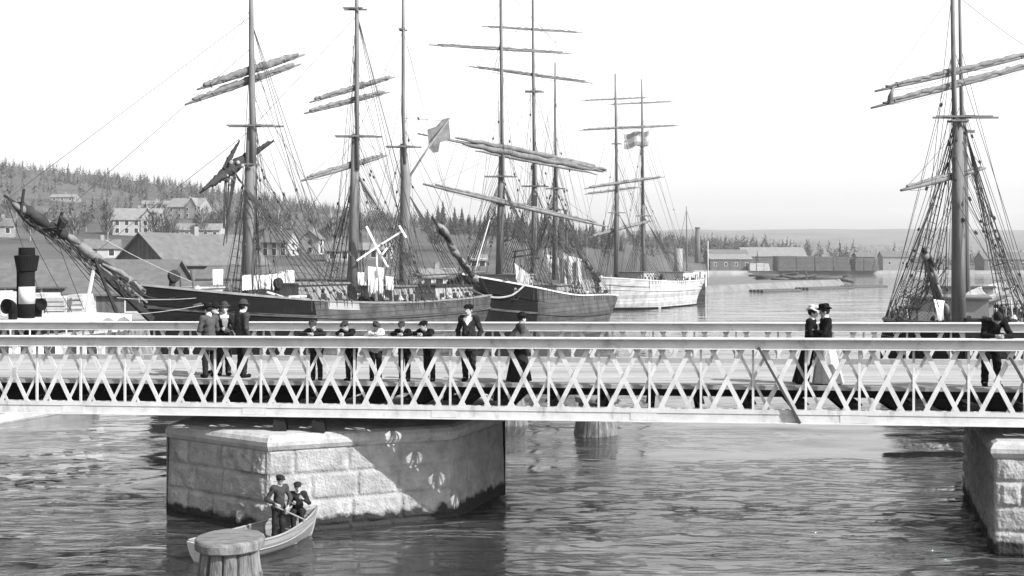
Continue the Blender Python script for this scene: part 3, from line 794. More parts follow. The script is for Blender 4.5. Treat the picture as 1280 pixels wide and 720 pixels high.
def yard(s, a, c, r, sail=None, sr=0.0, masth=None, seed=0, foot=True, sag=.25, n=14, hang=0.0):
    rr = random.Random(seed)
    pts = []
    for i in range(9):
        t = i / 8; q = 1 - abs(2 * t - 1) ** 2 * .6
        pts.append((lerp(a, c, t), r * q))
    y = spar(s.root, 'yard', pts, M['spar'], 8)
    if sail:
        mb = MB(); N = 44; P_ = []; Rr = []
        for i in range(N + 1):
            t = .06 + .88 * i / N; w = math.sin(math.pi * min(1, max(0, (t - .02) / .96))) ** .35
            p = lerp(a, c, t) + V(rr.uniform(-.02, .02), -.05, r * .9 + rr.uniform(-.03, .03) - hang * math.sin(math.pi * t))
            P_.append(p); Rr.append(max(.03, sr * w * rr.uniform(.86, 1.08)))
        mb.tube(P_, Rr, 11)
        for i in range(len(mb.v)):
            x, yy, z = mb.v[i]; d = .45 * sr * mnoise.fractal(V(x * 2.2, yy * 2.2, z * 4 + seed), .9, 2.2, 3); mb.v[i] = (x, yy + d * .4, z + d)
        k = .12
        while k < .9:
            p = lerp(a, c, k); mb.lathe(p + V(0, 0, r * .6), [(sr * .98, -.03), (sr * 1.03, 0), (sr * .98, .03)], 8, c - a); k += rr.uniform(.09, .15)
        mb.build('furled_sail', sail, y, True)
    if foot:
        f = MB(); f.rope(lerp(a, c, .05), lerp(a, c, .48), .014, sag, 4, 6); f.rope(lerp(a, c, .52), lerp(a, c, .95), .014, sag, 4, 6); f.build('foot_rope', M['rope'], y)
    if masth is not None:
        f = MB(); f.rope(lerp(a, c, .03), masth, .012, .1); f.rope(lerp(a, c, .97), masth, .012, .1); f.build('lift_rope', M['rope'], y)
    return y
def running(s, segs, t, seed, n=22, r=.013, m='rope', spread=.16):
    """halyards, braces and downhauls of one mast: from points on the mast to the rails"""
    rr = random.Random(seed); mb = MB()
    for k in range(n):
        f = rr.random() ** .8; a = lerp(segs[0], segs[1], f) + V(rr.uniform(-.25, .25), rr.uniform(-.2, .2), 0)
        if k % 3 == 0: e = V(segs[2].x + rr.uniform(-.6, .6), segs[2].y + rr.uniform(-.5, .5), segs[2].z)
        else: e = s.pt(min(.97, max(.03, t + rr.uniform(-spread, spread * .6))), 1, rr.choice((-1, 1)))
        mb.rope(a, e, r * rr.uniform(.7, 1.3), rr.choice((0, 0, .25)), 4, 5)
        q = lerp(a, e, rr.uniform(.1, .8)); mb.lathe(q, [(.02, -.12), (.07, -.05), (.07, .05), (.02, .12)], 6, e - a)
    return mb.build('running_rigging', M[m], s.root)
def head_gear(par, pts, seed, n=24, drop=18, lumps=14, lr=.16):
    """ropes, blocks and folded canvas crowded along a bowsprit; pts are (px, py, depth)"""
    rr = random.Random(seed)
    def at(u):
        u = min(.9999, max(0, u)) * (len(pts) - 1); i = int(u); f = u - i; return tuple(lerp(pts[i][k], pts[i + 1][k], f) for k in range(3))
    mb = MB()
    for k in range(n):
        u = rr.random(); a = at(u); e = at(u + rr.uniform(.1, .45))
        mb.rope(P(a[0], a[1] + rr.uniform(-2, 4), a[2]), P(e[0] + rr.uniform(-8, 8), e[1] + rr.uniform(-6, drop), e[2] + rr.uniform(-.4, .4)), rr.uniform(.012, .026), rr.uniform(0, .35), 4, 5)
    mb.build('head_ropes', M['rope'], par)
    for k in range(lumps):
        u = .09 + .91 * (k + rr.random()) / lumps; a = P(*at(u)); d = P(*at(u + .03)) - P(*at(u - .03)); d.normalize(); r = lr * rr.uniform(.6, 1.25); l = rr.uniform(.25, .7)
        mb = MB(); mb.lathe(a + V(rr.uniform(-.1, .1), -.08, rr.uniform(-.05, .15)), [(.04, -l), (r * .7, -l * .6), (r, -.05), (r * .8, l * .4), (.04, l)], 9, d + V(rr.uniform(-.2, .2), 0, rr.uniform(-.2, .2)))
        for i, (x, y, z) in enumerate(mb.v): mb.v[i] = (x, y, z + .3 * r * mnoise.noise(V(x * 6, y * 6, z * 6)))
        mb.build('canvas_fold', M[rr.choice(['sail_dark', 'sail', 'darkspar', 'spar'])], par, True)
def deck_gear(s, seed, n=120):
    rr = random.Random(seed); n = min(90, n)
    for k in range(n):
        t = rr.uniform(.04, .93); side = rr.choice((-1, 1)); p = s.pt(t, 1, side, rr.uniform(.1, 1.2)) + V(0, 0, rr.uniform(-.5, .25))
        c = rr.random(); mb = MB()
        if c < .45: mb.lathe(p, [(.05, -.15), (rr.uniform(.1, .25), -.05), (rr.uniform(.1, .28), .08), (.04, .2)], 7, V(rr.uniform(-.5, .5), rr.uniform(-.5, .5), 1)); nm = 'rope_coil'
        elif c < .8: mb.bar(p - V(0, 0, .3), p + V(rr.uniform(-.2, .2), rr.uniform(-.2, .2), rr.uniform(.3, 1.1)), .06, .06); nm = 'rail_post'
        else: d = s.ax * rr.uniform(.5, 1.6) + V(0, 0, rr.uniform(-.3, .5)); mb.bar(p, p + d, .09, .12); nm = 'loose_spar'
        mb.build(nm, M[rr.choice(['darkspar', 'rope', 'mastwood', 'canvas'])], s.root)
def shrouds(s, top, t0, dt, n, side, r=.02, rat=True, rise=.55, m='rope', rats=.45):
    mb = MB(); feet = []
    for k in range(n):
        p = s.pt(t0 + dt * k, 1, side); feet.append(p + s.sd * side * .1)
    tops = [top + V(0, 0, -.10 * k) + s.ax * (-.06 * k) for k in range(n)]
    for f, q in zip(feet, tops):
        d = (q - f).normalized(); e = f + d * .75
        mb.rope(e, q, r, 0, 5)
        mb.lathe(f + d * .08, [(.04, 0), (.10, .05), (.10, .12), (.04, .16)], 7, d); mb.lathe(f + d * .6, [(.04, 0), (.10, .05), (.10, .12), (.04, .16)], 7, d)
        mb.rope(f + d * .1, f + d * .62, r * 1.1); mb.rope(f - V(0, 0, 1.0) - s.sd * side * .05, f + d * .1, r)
    if rat:
        h = top.z - feet[0].z; q = 1.1
        while q < h * .93:
            f0 = q / h
            a = [lerp(f, t_, f0) for f, t_ in zip(feet, tops)]
            for i in range(n - 1): mb.rope(a[i], a[i + 1], r * .55, 0, 3)
            q += rats
    return mb.build('shrouds', M[m], s.root)
def stays(s, pairs, r=.016, m='rope', sag=0.0, name='stay'):
    for a, c in pairs:
        mb = MB(); mb.rope(a, c, r, sag, 4, 8); mb.build(name, M[m], s.root)
def cloth_sheet(root, name, a, c, drop, m, wob=.05, seed=0, nu=10, nv=7, thick=.012, taper=0.0):
    rr = random.Random(seed); mb = MB(); ph = rr.uniform(0, 6); d = c - a; nn = V(-d.y, d.x, 0).normalized()
    for off in (0, thick):
        mb.grid([[lerp(a, c, lerp(.0, 1, i / nu) * (1 - taper * j / nv) + taper * .5 * j / nv) + nn * (off + wob * (j / nv) * math.sin(ph + i * 1.1 + j * .3)) - V(0, 0, drop * j / nv * (1 + .05 * math.sin(i * 2 + ph))) for i in range(nu + 1)] for j in range(nv + 1)])
    return mb.build(name, m, root, True)
def deck_clutter(s, seed, n=14, t0=.1, t1=.9, z=0.5):
    rr = random.Random(seed)
    for k in range(n):
        t = lerp(t0, t1, (k + rr.random()) / n); p = s.stern + s.ax * (t * s.L) + s.sd * rr.uniform(-1.4, 1.4) + V(0, 0, s.zr(t) - .9)
        kind = k % 4; rz = math.atan2(s.ax.y, s.ax.x)
        if kind == 0:
            g = MB(); w, d, h = rr.uniform(1.2, 2.4), rr.uniform(1.2, 2), rr.uniform(.7, 1.3); g.abox(p + V(0, 0, h / 2), w, d, h, rz); g.abox(p + V(0, 0, h + .04), w + .2, d + .2, .08, rz); g.build('hatch', M[rr.choice(['wall_mid', 'shipdeck', 'wall_pale'])], s.root)
        elif kind == 1:
            g = MB(); h = rr.uniform(1.2, 2.0); g.tube([p, p + V(0, 0, h * .6), p + V(0, 0, h) - s.ax * .1], [.16, .16, .18], 10); g.lathe(p + V(0, 0, h * .9), [(.05, -.1), (.30, .0), (.34, .2), (.28, .22)], 12, -s.sd + V(0, 0, .1)); g.build('vent_cowl', M['darkspar'], s.root, True)
        elif kind == 2:
            g = MB(); q = [p + s.ax * (-.9 + .18 * i) + V(0, 0, .5 + .35 * math.sin(i * 1.3) * rr.uniform(.4, 1)) for i in range(11)]; g.tube(q, [rr.uniform(.15, .35) for _ in q], 8); g.build('canvas_heap', M[rr.choice(['canvas', 'sail', 'sail_dark'])], s.root, True)
        else:
            g = MB(); g.lathe(p + V(0, 0, 1.0) - s.sd * .35, [(.04, -.1), (.25, -.1), (.25, .1), (.04, .1)], 14, s.sd); g.lathe(p + V(0, 0, 1.0) + s.sd * .35, [(.04, -.1), (.25, -.1), (.25, .1), (.04, .1)], 14, s.sd); g.tube([p + V(0, 0, 1) - s.sd * .6, p + V(0, 0, 1) + s.sd * .6], .13, 10)
            g.abox(p + V(0, 0, .5), .25, 1.0, 1.0, rz); g.build('winch', M['darkspar'], s.root)

# ---- ship 1: three masted barque, bow to the left
r1 = thing('sailing_ship', 'three masted dark ship with washing hung along its rail and a raised bowsprit', 'ship', (-10.5, 67, 0), 'sailing ships moored in the harbour')
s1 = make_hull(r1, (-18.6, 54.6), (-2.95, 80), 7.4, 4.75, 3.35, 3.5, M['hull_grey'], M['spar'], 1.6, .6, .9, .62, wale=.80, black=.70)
mast(s1, 61.2, None, [[(309, 372, 15), (312, 260, 15), (314.5, 160, 12)], [(316, 205, 7), (315, 110, 8), (314, 20, 6), (314, -60, 4)]], [(286, 354, 158), (306, 324, 206)])
mast(s1, 68.8, None, [[(440, 378, 12), (443, 250, 12), (444.5, 168, 10)], [(447, 212, 5), (446, 100, 6), (446, 15, 5), (446, -50, 3)]], [(420, 478, 171), (430, 459, 12)])
mast(s1, 72.9, None, [[(504, 376, 11), (505.5, 300, 12), (507, 224, 13), (504, 180, 8)], [(506, 205, 4), (504, 140, 4.5), (504, 35, 4), (504, -60, 2.5)]], [(483, 527, 184), (499, 509, 38)])
yard(s1, P(246, 112, 59.6), P(381, 68, 63), .13, M['sail'], .20, P(314, 10, 61), 1)
yard(s1, P(231, 131, 59.5), P(376, 80, 63), .13, M['sail'], .17, None, 2)
yy = spar(r1, 'yard', [(P(250, 241, 58.6), .06), (P(296, 208, 61), .15), (P(342, 176, 63.4), .06)], M['darkspar'])
def bundle(par, name, a, c, prof, m, seed, off=V(0, -.1, .1), N=34, amp=.5):
    rr = random.Random(seed); mb = MB(); pr = lambda t: interp(prof, t)
    mb.tube([lerp(a, c, i / N) + off + V(0, 0, rr.uniform(-.05, .05)) for i in range(N + 1)], [pr(i / N) * rr.uniform(.8, 1.12) for i in range(N + 1)], 12)
    for i, (x, y, z) in enumerate(mb.v):
        q = amp * pr(.5) * mnoise.fractal(V(x * 2.4, y * 2.4, z * 2.4 + seed), .9, 2.2, 3); mb.v[i] = (x + q * .5, y, z + q)
    return mb.build(name, m, par, True)
def interp(tab, x):
    if x <= tab[0][0]: return tab[0][1]
    for (x0, y0), (x1, y1) in zip(tab, tab[1:]):
        if x <= x1: return lerp(y0, y1, (x - x0) / (x1 - x0))
    return tab[-1][1]
bundle(yy, 'furled_sail', P(254, 239, 58.8), P(338, 179, 63.2), [(0, .06), (.15, .18), (.35, .34), (.55, .30), (.8, .17), (1, .06)], M['sail_dark'], 3, amp=.35)
bundle(yy, 'sail_fold', P(262, 236, 59.4), P(318, 196, 62), [(0, .06), (.3, .2), (.6, .22), (1, .06)], M['sail_dark'], 8, amp=.4)
bundle(yy, 'sail_fold', P(280, 214, 60), P(300, 178, 61), [(0, .1), (.4, .15), (1, .05)], M['darkspar'], 9, amp=.3)
mb = MB(); rr = random.Random(44)
for k in range(9): mb.rope(P(288 + rr.uniform(-7, 7), 216 + rr.uniform(-3, 8), 60.3), P(281.5 + rr.uniform(-2.5, 2.5), rr.uniform(280, 318), 60.5), rr.uniform(.02, .04), 0, 5)
mb.build('brail_ropes', M['rope'], r1)
yard(s1, P(387, 128, 67), P(494, 96, 70.5), .12, M['sail'], .16, P(446, 40, 68.6), 4)
yard(s1, P(380, 142, 67), P(487, 115, 70.5), .12, M['sail'], .15, None, 5)
yard(s1, P(377, 226, 66.5), P(484, 194, 71), .15, M['sail'], .13, P(445, 165, 68.6), 6)
# bowsprit and jib boom with the furled jib bundled along it
bs = [(P(196, 384, 56.4), .22), (P(160, 352, 53.6), .20), (P(112, 318, 51.6), .16), (P(110, 314, 51.5), .11), (P(60, 282, 50), .10), (P(5, 244, 48.6), .06)]
bsp = spar(r1, 'bowsprit', bs, M['darkspar'])
head_gear(bsp, [(8, 246, 48.6), (60, 282, 50), (112, 317, 51.6), (165, 356, 54)], 71, 34, 24, 22, .22)
mb = MB(); mb.tube([P(128, 330, 52), P(150, 340, 53), P(176, 362, 54.6), P(194, 380, 56)], [.05, .14, .16, .08], 8); mb.build('jib_canvas', M['sail'], bsp, True)
mb = MB(); c = P(76, 284, 50.1); mb.bar(P(68, 296, 50.3), P(78, 265, 50), .10, .10); mb.bar(P(60, 284, 49), P(86, 283, 51.5), .08, .08); mb.tube([c, c + V(.15, -.1, .35), c + V(.35, 0, .2)], [.2, .25, .1], 8); mb.build('spreader', M['darkspar'], bsp)
mb = MB(); mb.bar(P(26, 268, 48.9), P(30, 236, 48.7), .09, .09); mb.build('jib_boom_cap', M['darkspar'], bsp)
mb = MB(); mb.bar(P(118, 322, 51.6), P(146, 392, 52.4), .13, .13); mb.build('dolphin_striker', M['darkspar'], bsp)
mb = MB(); mb.bar(P(117, 338, 51.8), P(107, 390, 51.2), .11, .11); mb.build('whisker_boom', M['rail_white'], bsp)
mb = MB(); mb.bar(P(122, 335, 52), P(190, 400, 55.2), .22, .32); mb.build('head_timber', M['darkspar'], bsp)
mb = MB(); mb.bar(P(124, 331, 51.95), P(184, 378, 54.8), .05, .10); mb.build('head_rail', M['mastwood'], bsp)
for k, (x0, y0, x1, y1) in enumerate([(8, 250, 60, 392), (20, 258, 92, 394), (52, 276, 140, 372), (60, 284, 146, 392), (70, 296, 108, 394), (100, 312, 156, 398), (14, 248, 118, 340), (24, 246, 150, 372), (146, 372, 250, 372), (150, 394, 270, 378), (132, 300, 240, 352)]):
    stays(s1, [(P(x0, y0, 48.8 + x0 * .025), P(x1, y1, 50 + x1 * .025))], .016, 'rope_light' if k > 7 else 'rope', .1, 'bowsprit_stay')
mb = MB(); rr = random.Random(17)
for k in range(26):
    x0 = rr.uniform(10, 165); a = P(x0, interp([(5, 246), (60, 283), (112, 318), (165, 356)], x0) + 4, 48.6 + (x0 - 5) * .03); x1 = x0 + rr.uniform(10, 60)
    e = P(x1, interp([(5, 246), (60, 283), (112, 318), (165, 356), (240, 372)], x1) + rr.uniform(4, 26), 48.7 + (x1 - 5) * .03); mb.rope(a, e, rr.uniform(.01, .02), rr.uniform(.05, .4), 4, 5)
    mb.lathe(lerp(a, e, .3), [(.03, -.12), (.09, -.04), (.09, .05), (.03, .12)], 6, e - a)
mb.build('bowsprit_gear', M['rope'], bsp)
for side in (1, -1):
    shrouds(s1, P(292, 212, 60.4) if side < 0 else P(312, 205, 61.4), .70, -.022, 6, side, .03); shrouds(s1, P(315, 30, 61), .665, -.03, 3, side, .02, False)
    shrouds(s1, P(444, 210, 68.8), .42, -.022, 6, side, .028); shrouds(s1, P(446, 20, 68.8), .385, -.03, 3, side, .02, False)
    shrouds(s1, P(505, 230, 72.9), .23, -.02, 5, side, .026)
    for (x, y, Yy, t) in ((314, 70, 61.2, .62), (446, 15, 68.8, .34), (504, 38, 72.9, .16)):
        for k in range(2): stays(s1, [(P(x, y, Yy), s1.pt(t - .02 * k, 1, side))], .013, 'rope', 0, 'backstay')
stays(s1, [(P(314, 162, 61), P(116, 318, 51.6)), (P(314, 60, 61), P(60, 282, 50)), (P(314, 20, 61), P(10, 248, 48.7)), (P(445, 170, 68.8), P(318, 372, 61.6)), (P(446, 20, 68.8), P(315, 160, 61.2)), (P(505, 185, 72.9), P(441, 372, 69)), (P(504, 38, 72.9), P(445, 170, 68.8))], .015)
for (x, y0, y1, yb, Yy, t, sd_) in ((314, 60, 250, 372, 61.2, .66, 1), (445, 20, 260, 376, 68.8, .38, 2), (505, 60, 300, 376, 72.9, .2, 3), (316, 160, 220, 372, 61.2, .66, 4), (445, 160, 220, 376, 68.8, .38, 5)):
    running(s1, (P(x, y0, Yy), P(x, y1, Yy), P(x, yb, Yy)), t, sd_, 24, .014)
deck_gear(s1, 61, 170)
mb = MB(); q = P(290, 215, 60.2)
rr = random.Random(4)
for k in range(16): 
    c = q + V(rr.uniform(-.5, .6), rr.uniform(-.3, .3), rr.uniform(-.7, .6)); mb = MB(); mb.lathe(c, [(.03, -.12), (.10, -.06), (.10, .06), (.03, .12)], 7, V(rr.uniform(-1, 1), rr.uniform(-1, 1), 1)); mb.build('rigging_block', M['rope_light' if k % 3 == 0 else 'rope'], r1)
# gaff with its flag on the after mast
spar(r1, 'gaff', [(P(511, 222, 73), .08), (P(535, 185, 74.5), .07), (P(563, 147, 76), .04)], M['spar'])
stays(s1, [(P(506, 148, 72.9), P(555, 151, 75.8))], .02)
mb = MB(); pl = [(561, 147), (563, 174), (550, 178), (548, 190), (541, 191), (536, 184), (534, 162), (545, 158), (553, 149)]
ff = [P(x, y, 75.9 + .12 * math.sin(x * .9)) for x, y in pl]; ff2 = [p + V(0, .02, 0) for p in ff]; n = len(pl)
mb.add(ff + ff2, [tuple(range(n)), tuple(range(2 * n - 1, n - 1, -1))] + [(i, n + i, n + (i + 1) % n, (i + 1) % n) for i in range(n)])
tag(mb.build('flag', M['flag'], origin=P(548, 170, 75.9)), 'dark flag hanging limp from the gaff of the ship with washing', 'flag')
# washing line
wl = [(302, 364, 305, 326), ]
wash = [(303, 344, 314, 363), (315, 344, 323, 362), (324, 344, 331, 361), (332, 343, 339, 362), (340, 342, 347, 363), (348, 340, 356, 360), (357, 338, 368, 362), (266, 337, 279, 356)]
for i, (x0, y0, x1, y1) in enumerate(wash):
    Yw = 60.5 + (x0 - 303) * .06 if x0 > 290 else 58
    o = cloth_sheet(None, 'hanging_linen', P(x0, y0, Yw), P(x1, y0 - .5, Yw + .3), (y1 - y0) * Yw / F, M['linen'], .07, i, taper=(.25 if i in (2, 4) else 0))
    lab = {0: 'widest white cloth at the mast end of the ship washing line', 6: 'large white sheet at the far end of the ship washing line', 7: 'single white cloth hanging alone in the fore shrouds of the dark ship'}.get(i, 'small white garment in the middle of the ship washing line')
    tag(o, lab, 'linen', 'washing hung on the ship')
mb = MB(); mb.rope(P(300, 344.5, 60.3), P(372, 337.5, 64.6), .02, .06, 4, 6); tag(mb.build('washing_line', M['rope'], origin=P(300, 344.5, 60.3)), 'thin line with white washing strung along the dark ship', 'rope')
# painted bulwark panels, deckhouse, boom crutch
def side_panel(s, t0, t1, f0, f1, m, name, side=1, n=10, out=.03):
    g = MB(); g.grid([[s.pt(lerp(t0, t1, i / n), f0, side) + s.sd * side * out, s.pt(lerp(t0, t1, i / n), f1, side) + s.sd * side * out] for i in range(n + 1)]); return g.build(name, m, s.root, True)
NEAR1 = 1 if s1.sd.y < 0 else -1
side_panel(s1, .57, .66, .91, .99, M['wall_mid'], 'painted_bulwark', NEAR1)
def deckhouse(s, t, w, d, h, wallm, roofm, name='deckhouse', off=0.0, wins=3):
    c = s.stern + s.ax * (t * s.L) + s.sd * off + V(0, 0, s.zr(t) - .9); rz = math.atan2(s.ax.y, s.ax.x)
    g = MB(); g.abox(c + V(0, 0, h / 2), w, d, h, rz); o = g.build(name, wallm, s.root)
    g = MB(); g.abox(c + V(0, 0, h + .06), w + .3, d + .3, .1, rz); g.build('deckhouse_roof', roofm, o)
    for side in (1, -1):
        for k in range(wins):
            g = MB(); p = c + s.ax * (w * ((k + .5) / wins - .5)) + s.sd * side * (d / 2 + .012) + V(0, 0, h * .58); g.abox(p, .45, .03, .55, rz); g.build('deckhouse_window', M['glass'], o)
    return o
deckhouse(s1, .60, 4.2, 3.2, 1.9, M['wall_mid'], M['roof_light'])
deckhouse(s1, .16, 4.5, 3.6, 1.7, M['wall_pale'], M['sail_dark'])
deckhouse(s1, .33, 2.4, 2.6, 1.8, M['wall_mid'], M['spar'])
deck_clutter(s1, 5, 18, .05, .93)
spar(r1, 'boom', [(P(504, 345, 72.9), .12), (P(545, 342, 77), .12), (P(606, 340, 82.5), .08)], M['spar'])
for side in (1,):
    for k in range(7):
        p = s1.pt(.46 - .03 * k, 1.0, NEAR1) + V(0, 0, .1); mb = MB(); mb.rope(p, p + V(.25, .1, -1.2), .02); mb.build('chain_plate', M['rope'], r1)
# windmill pump: crossed sails on a post
mp = MB(); hub = P(471, 309, 68.2)
wp = thing('windmill_pump', 'white windmill pump with crossed arms on the dark ship deck', 'windmill', P(470, 374, 68.4))
mp.tube([P(470, 376, 68.4), hub + V(0, .15, 0)], [.09, .06], 8); mp.bar(P(462, 374, 68.4), P(468, 335, 68.4), .12, .12); mp.bar(P(480, 374, 68.4), P(473, 335, 68.4), .12, .12); mp.build('post', M['bright'], wp)
for (x0, y0, x1, y1) in ((471, 309, 458, 283), (471, 309, 485, 334), (471, 309, 501, 290), (471, 309, 446, 326)):
    mp = MB(); mp.bar(P(x0, y0, 68.0), P(x1, y1, 67.8), .10, .24, V(0, 1, 0)); mp.build('sail_arm', M['bright'], wp)
for (x0, y0, x1, y1) in ((499, 282, 508, 297), (478, 318, 484, 310)):
    mp = MB(); mp.bar(P(x0, y0, 67.7), P(x1, y1, 67.7), .10, .22, V(0, 1, 0)); mp.build('sail_crossbar', M['bright'], wp)
for i, (x0, y0, x1, y1) in enumerate(((460, 333, 470, 366), (473, 334, 480, 367), (447, 340, 459, 356), (482, 345, 492, 362))):
    o = cloth_sheet(None, 'hanging_linen', P(x0, y0, 67.6), P(x1, y0 + 1, 67.8), (y1 - y0) * 67.7 / F, M['linen'], .1, 20 + i, taper=.15)
    tag(o, ['long white garment hung left of the windmill pump post', 'long white garment hung on the windmill pump post', 'short wide white cloth beside the second mast', 'crumpled white cloth drying under the windmill pump arm'][i], 'linen', 'washing hung on the ship')

# ---- ship 2: dark three master behind
r2 = thing('sailing_ship', 'dark three masted ship with pale cap rail and big furled yards in the middle', 'ship', (2, 88, 0), 'sailing ships moored in the harbour')
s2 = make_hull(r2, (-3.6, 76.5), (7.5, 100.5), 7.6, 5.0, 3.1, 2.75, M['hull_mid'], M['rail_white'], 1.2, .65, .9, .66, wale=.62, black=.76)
mast(s2, 82.4, None, [[(624, 345, 9.5), (626, 270, 9.5), (627.5, 190, 8)], [(628, 225, 4), (627, 100, 4.5), (626, 0, 3.5), (626, -60, 2)]], [(606, 646, 221)])
mast(s2, 88.0, None, [[(666, 350, 7), (668, 270, 7), (668.5, 195, 6.5)], [(668, 235, 4), (667, 120, 4), (666, 0, 2.8), (665, -50, 2)]], [(652, 686, 233), (656, 680, 115)])
mast(s2, 91.9, None, [[(693, 350, 6), (694, 270, 6.5), (695, 205, 6)], [(695, 235, 3), (694, 150, 3), (694, 78, 2)]], [(682, 707, 236)])
yard(s2, P(536, 56, 79), P(714, 67, 86), .10, M['sail'], .08, P(626, -20, 82), 7)
yard(s2, P(586, 83, 85), P(741, 104, 91), .10, M['sail'], .09, P(666, 20, 88), 8)
yard(s2, P(602, 33, 85), P(728, 41, 91), .08, M['sail'], .06, P(665, -20, 88), 9)
yard(s2, P(529, 230, 78), P(757, 283, 88), .17, M['sail'], .12, P(627, 190, 82), 10)
yb = yard(s2, P(522, 167, 78.4), P(758, 214, 88), .13, None, 0, None, 11)
mb = MB()
for dz, k0, k1, r0 in ((.25, .18, .93, .22), (-.1, .22, .98, .26), (-.42, .28, .94, .14), (.1, .62, 1.0, .2)):
    a, c = P(522, 167, 78.4), P(758, 214, 88); rr = random.Random(int(dz * 100) + 60)
    mb.tube([lerp(a, c, lerp(k0, k1, i / 16)) + V(0, -.2, dz + rr.uniform(-.06, .06)) for i in range(17)], [r0 * rr.uniform(.6, 1.1) * (math.sin(math.pi * (i + .4) / 16.8) ** .4) for i in range(17)], 8)
mb.build('furled_sail', M['sail'], yb, True)
for side in (1, -1):
    shrouds(s2, P(627, 222, 82.4), .79, -.022, 6, side, .028); shrouds(s2, P(668, 233, 88), .55, -.022, 6, side, .028); shrouds(s2, P(695, 236, 91.9), .36, -.02, 5, side, .026)
    for (x, y, Yy, t) in ((626, 60, 82.4, .68), (667, 115, 88, .44), (694, 90, 91.9, .26)): stays(s2, [(P(x, y, Yy), s2.pt(t, 1, side)), (P(x, y - 40, Yy), s2.pt(t - .02, 1, side))], .012, 'rope', 0, 'backstay')
for (x, y0, y1, yb, Yy, t, sd_) in ((626, 40, 250, 345, 82.4, .74, 1), (667, 60, 260, 350, 88, .5, 2), (694, 120, 300, 350, 91.9, .32, 3), (627, 200, 240, 345, 82.4, .74, 4), (694, 220, 260, 350, 91.9, .3, 6)):
    running(s2, (P(x, y0, Yy), P(x, y1, Yy), P(x, yb, Yy)), t, 20 + sd_, 22, .015)
deck_gear(s2, 62, 150)
bs2 = spar(r2, 'bowsprit', [(P(600, 358, 78), .20), (P(578, 330, 74.5), .19), (P(560, 300, 72.5), .15), (P(540, 271, 70.8), .08)], M['darkspar'])
head_gear(bs2, [(541, 272, 70.8), (560, 300, 72.5), (579, 331, 74.6), (592, 348, 76.5)], 72, 26, 26, 14, .24)
stays(s2, [(P(627, 195, 82.3), P(575, 322, 74)), (P(626, 60, 82.3), P(552, 290, 72)), (P(626, 0, 82.3), P(541, 273, 70.9)), (P(668, 200, 88), P(627, 330, 82.6)), (P(667, 115, 88), P(627, 195, 82.4)), (P(695, 210, 91.9), P(667, 335, 88.2)), (P(694, 120, 91.9), P(668, 200, 88)), (P(641, 262, 80.2), P(590, 345, 77))], .014)
stays(s2, [(P(612, 275, 80), P(594, 338, 77.5))], .05, 'canvas')
spar(r2, 'boom', [(P(696, 262, 91.9), .10), (P(708, 262, 94), .1), (P(708, 330, 94), .06)], M['spar'])
for i, (x0, y0, x1, y1) in enumerate(((683, 318, 692, 340), (697, 322, 703, 352), (704, 316, 709, 356), (711, 320, 720, 354), (722, 322, 727, 358))):
    o = cloth_sheet(None, 'hanging_linen', P(x0, y0, 93), P(x1, y0 + 2, 93.6), (y1 - y0) * 93 / F, M['canvas'], .2, 40 + i, taper=.2)
    tag(o, 'narrow strip of pale canvas drying in the rigging of the middle dark ship' if i in (1, 2, 4) else 'broad sheet of pale canvas drying in the rigging of the middle dark ship', 'canvas', 'canvas drying in the rigging')
NEAR2 = 1 if (s2.sd.x > 0) else -1
mb = MB(); a = P(598, 368, 77.6); c = P(655, 358, 79); mb.rope(P(596, 366, 77.4), P(640, 369, 78.6), .07, .25, 6, 8); mb.rope(P(640, 369, 78.6), P(656, 356, 79.4), .07, .05, 6, 4); mb.build('mooring_cable', M['rope_light'], r2)
mb = MB(); c = P(642, 374, 78.9); mb.tube([c + V(0, 0, .7), c], .05, 6); mb.tube([c + V(-.45, 0, .3), c + V(-.25, 0, -.02), c + V(.25, 0, -.02), c + V(.45, 0, .3)], [.02, .06, .06, .02], 6); mb.bar(c + V(-.35, 0, .66), c + V(.35, 0, .66), .06, .06); mb.build('anchor', M['iron'], r2)
deckhouse(s2, .72, 3.2, 3.2, 2.0, M['wall_pale'], M['spar']); deckhouse(s2, .42, 3.4, 3.2, 1.7, M['wall_mid'], M['roof_light']); deck_clutter(s2, 8, 14, .08, .94)
mb = MB(); 
for (x0, y0, x1, y1) in ((641, 350, 644, 314), (664, 350, 664, 312), (640, 315, 666, 311), (640, 322, 666, 318)): mb.bar(P(x0, y0, 84.5), P(x1, y1, 84.5), .1, .1, V(0, 1, 0))
mb.build('boat_gallows', M['darkspar'], r2)
cloth_sheet(r2, 'canvas_cover', P(643, 329, 80), P(662, 343, 81), 1.0, M['canvas'], .15, 77, taper=.3)

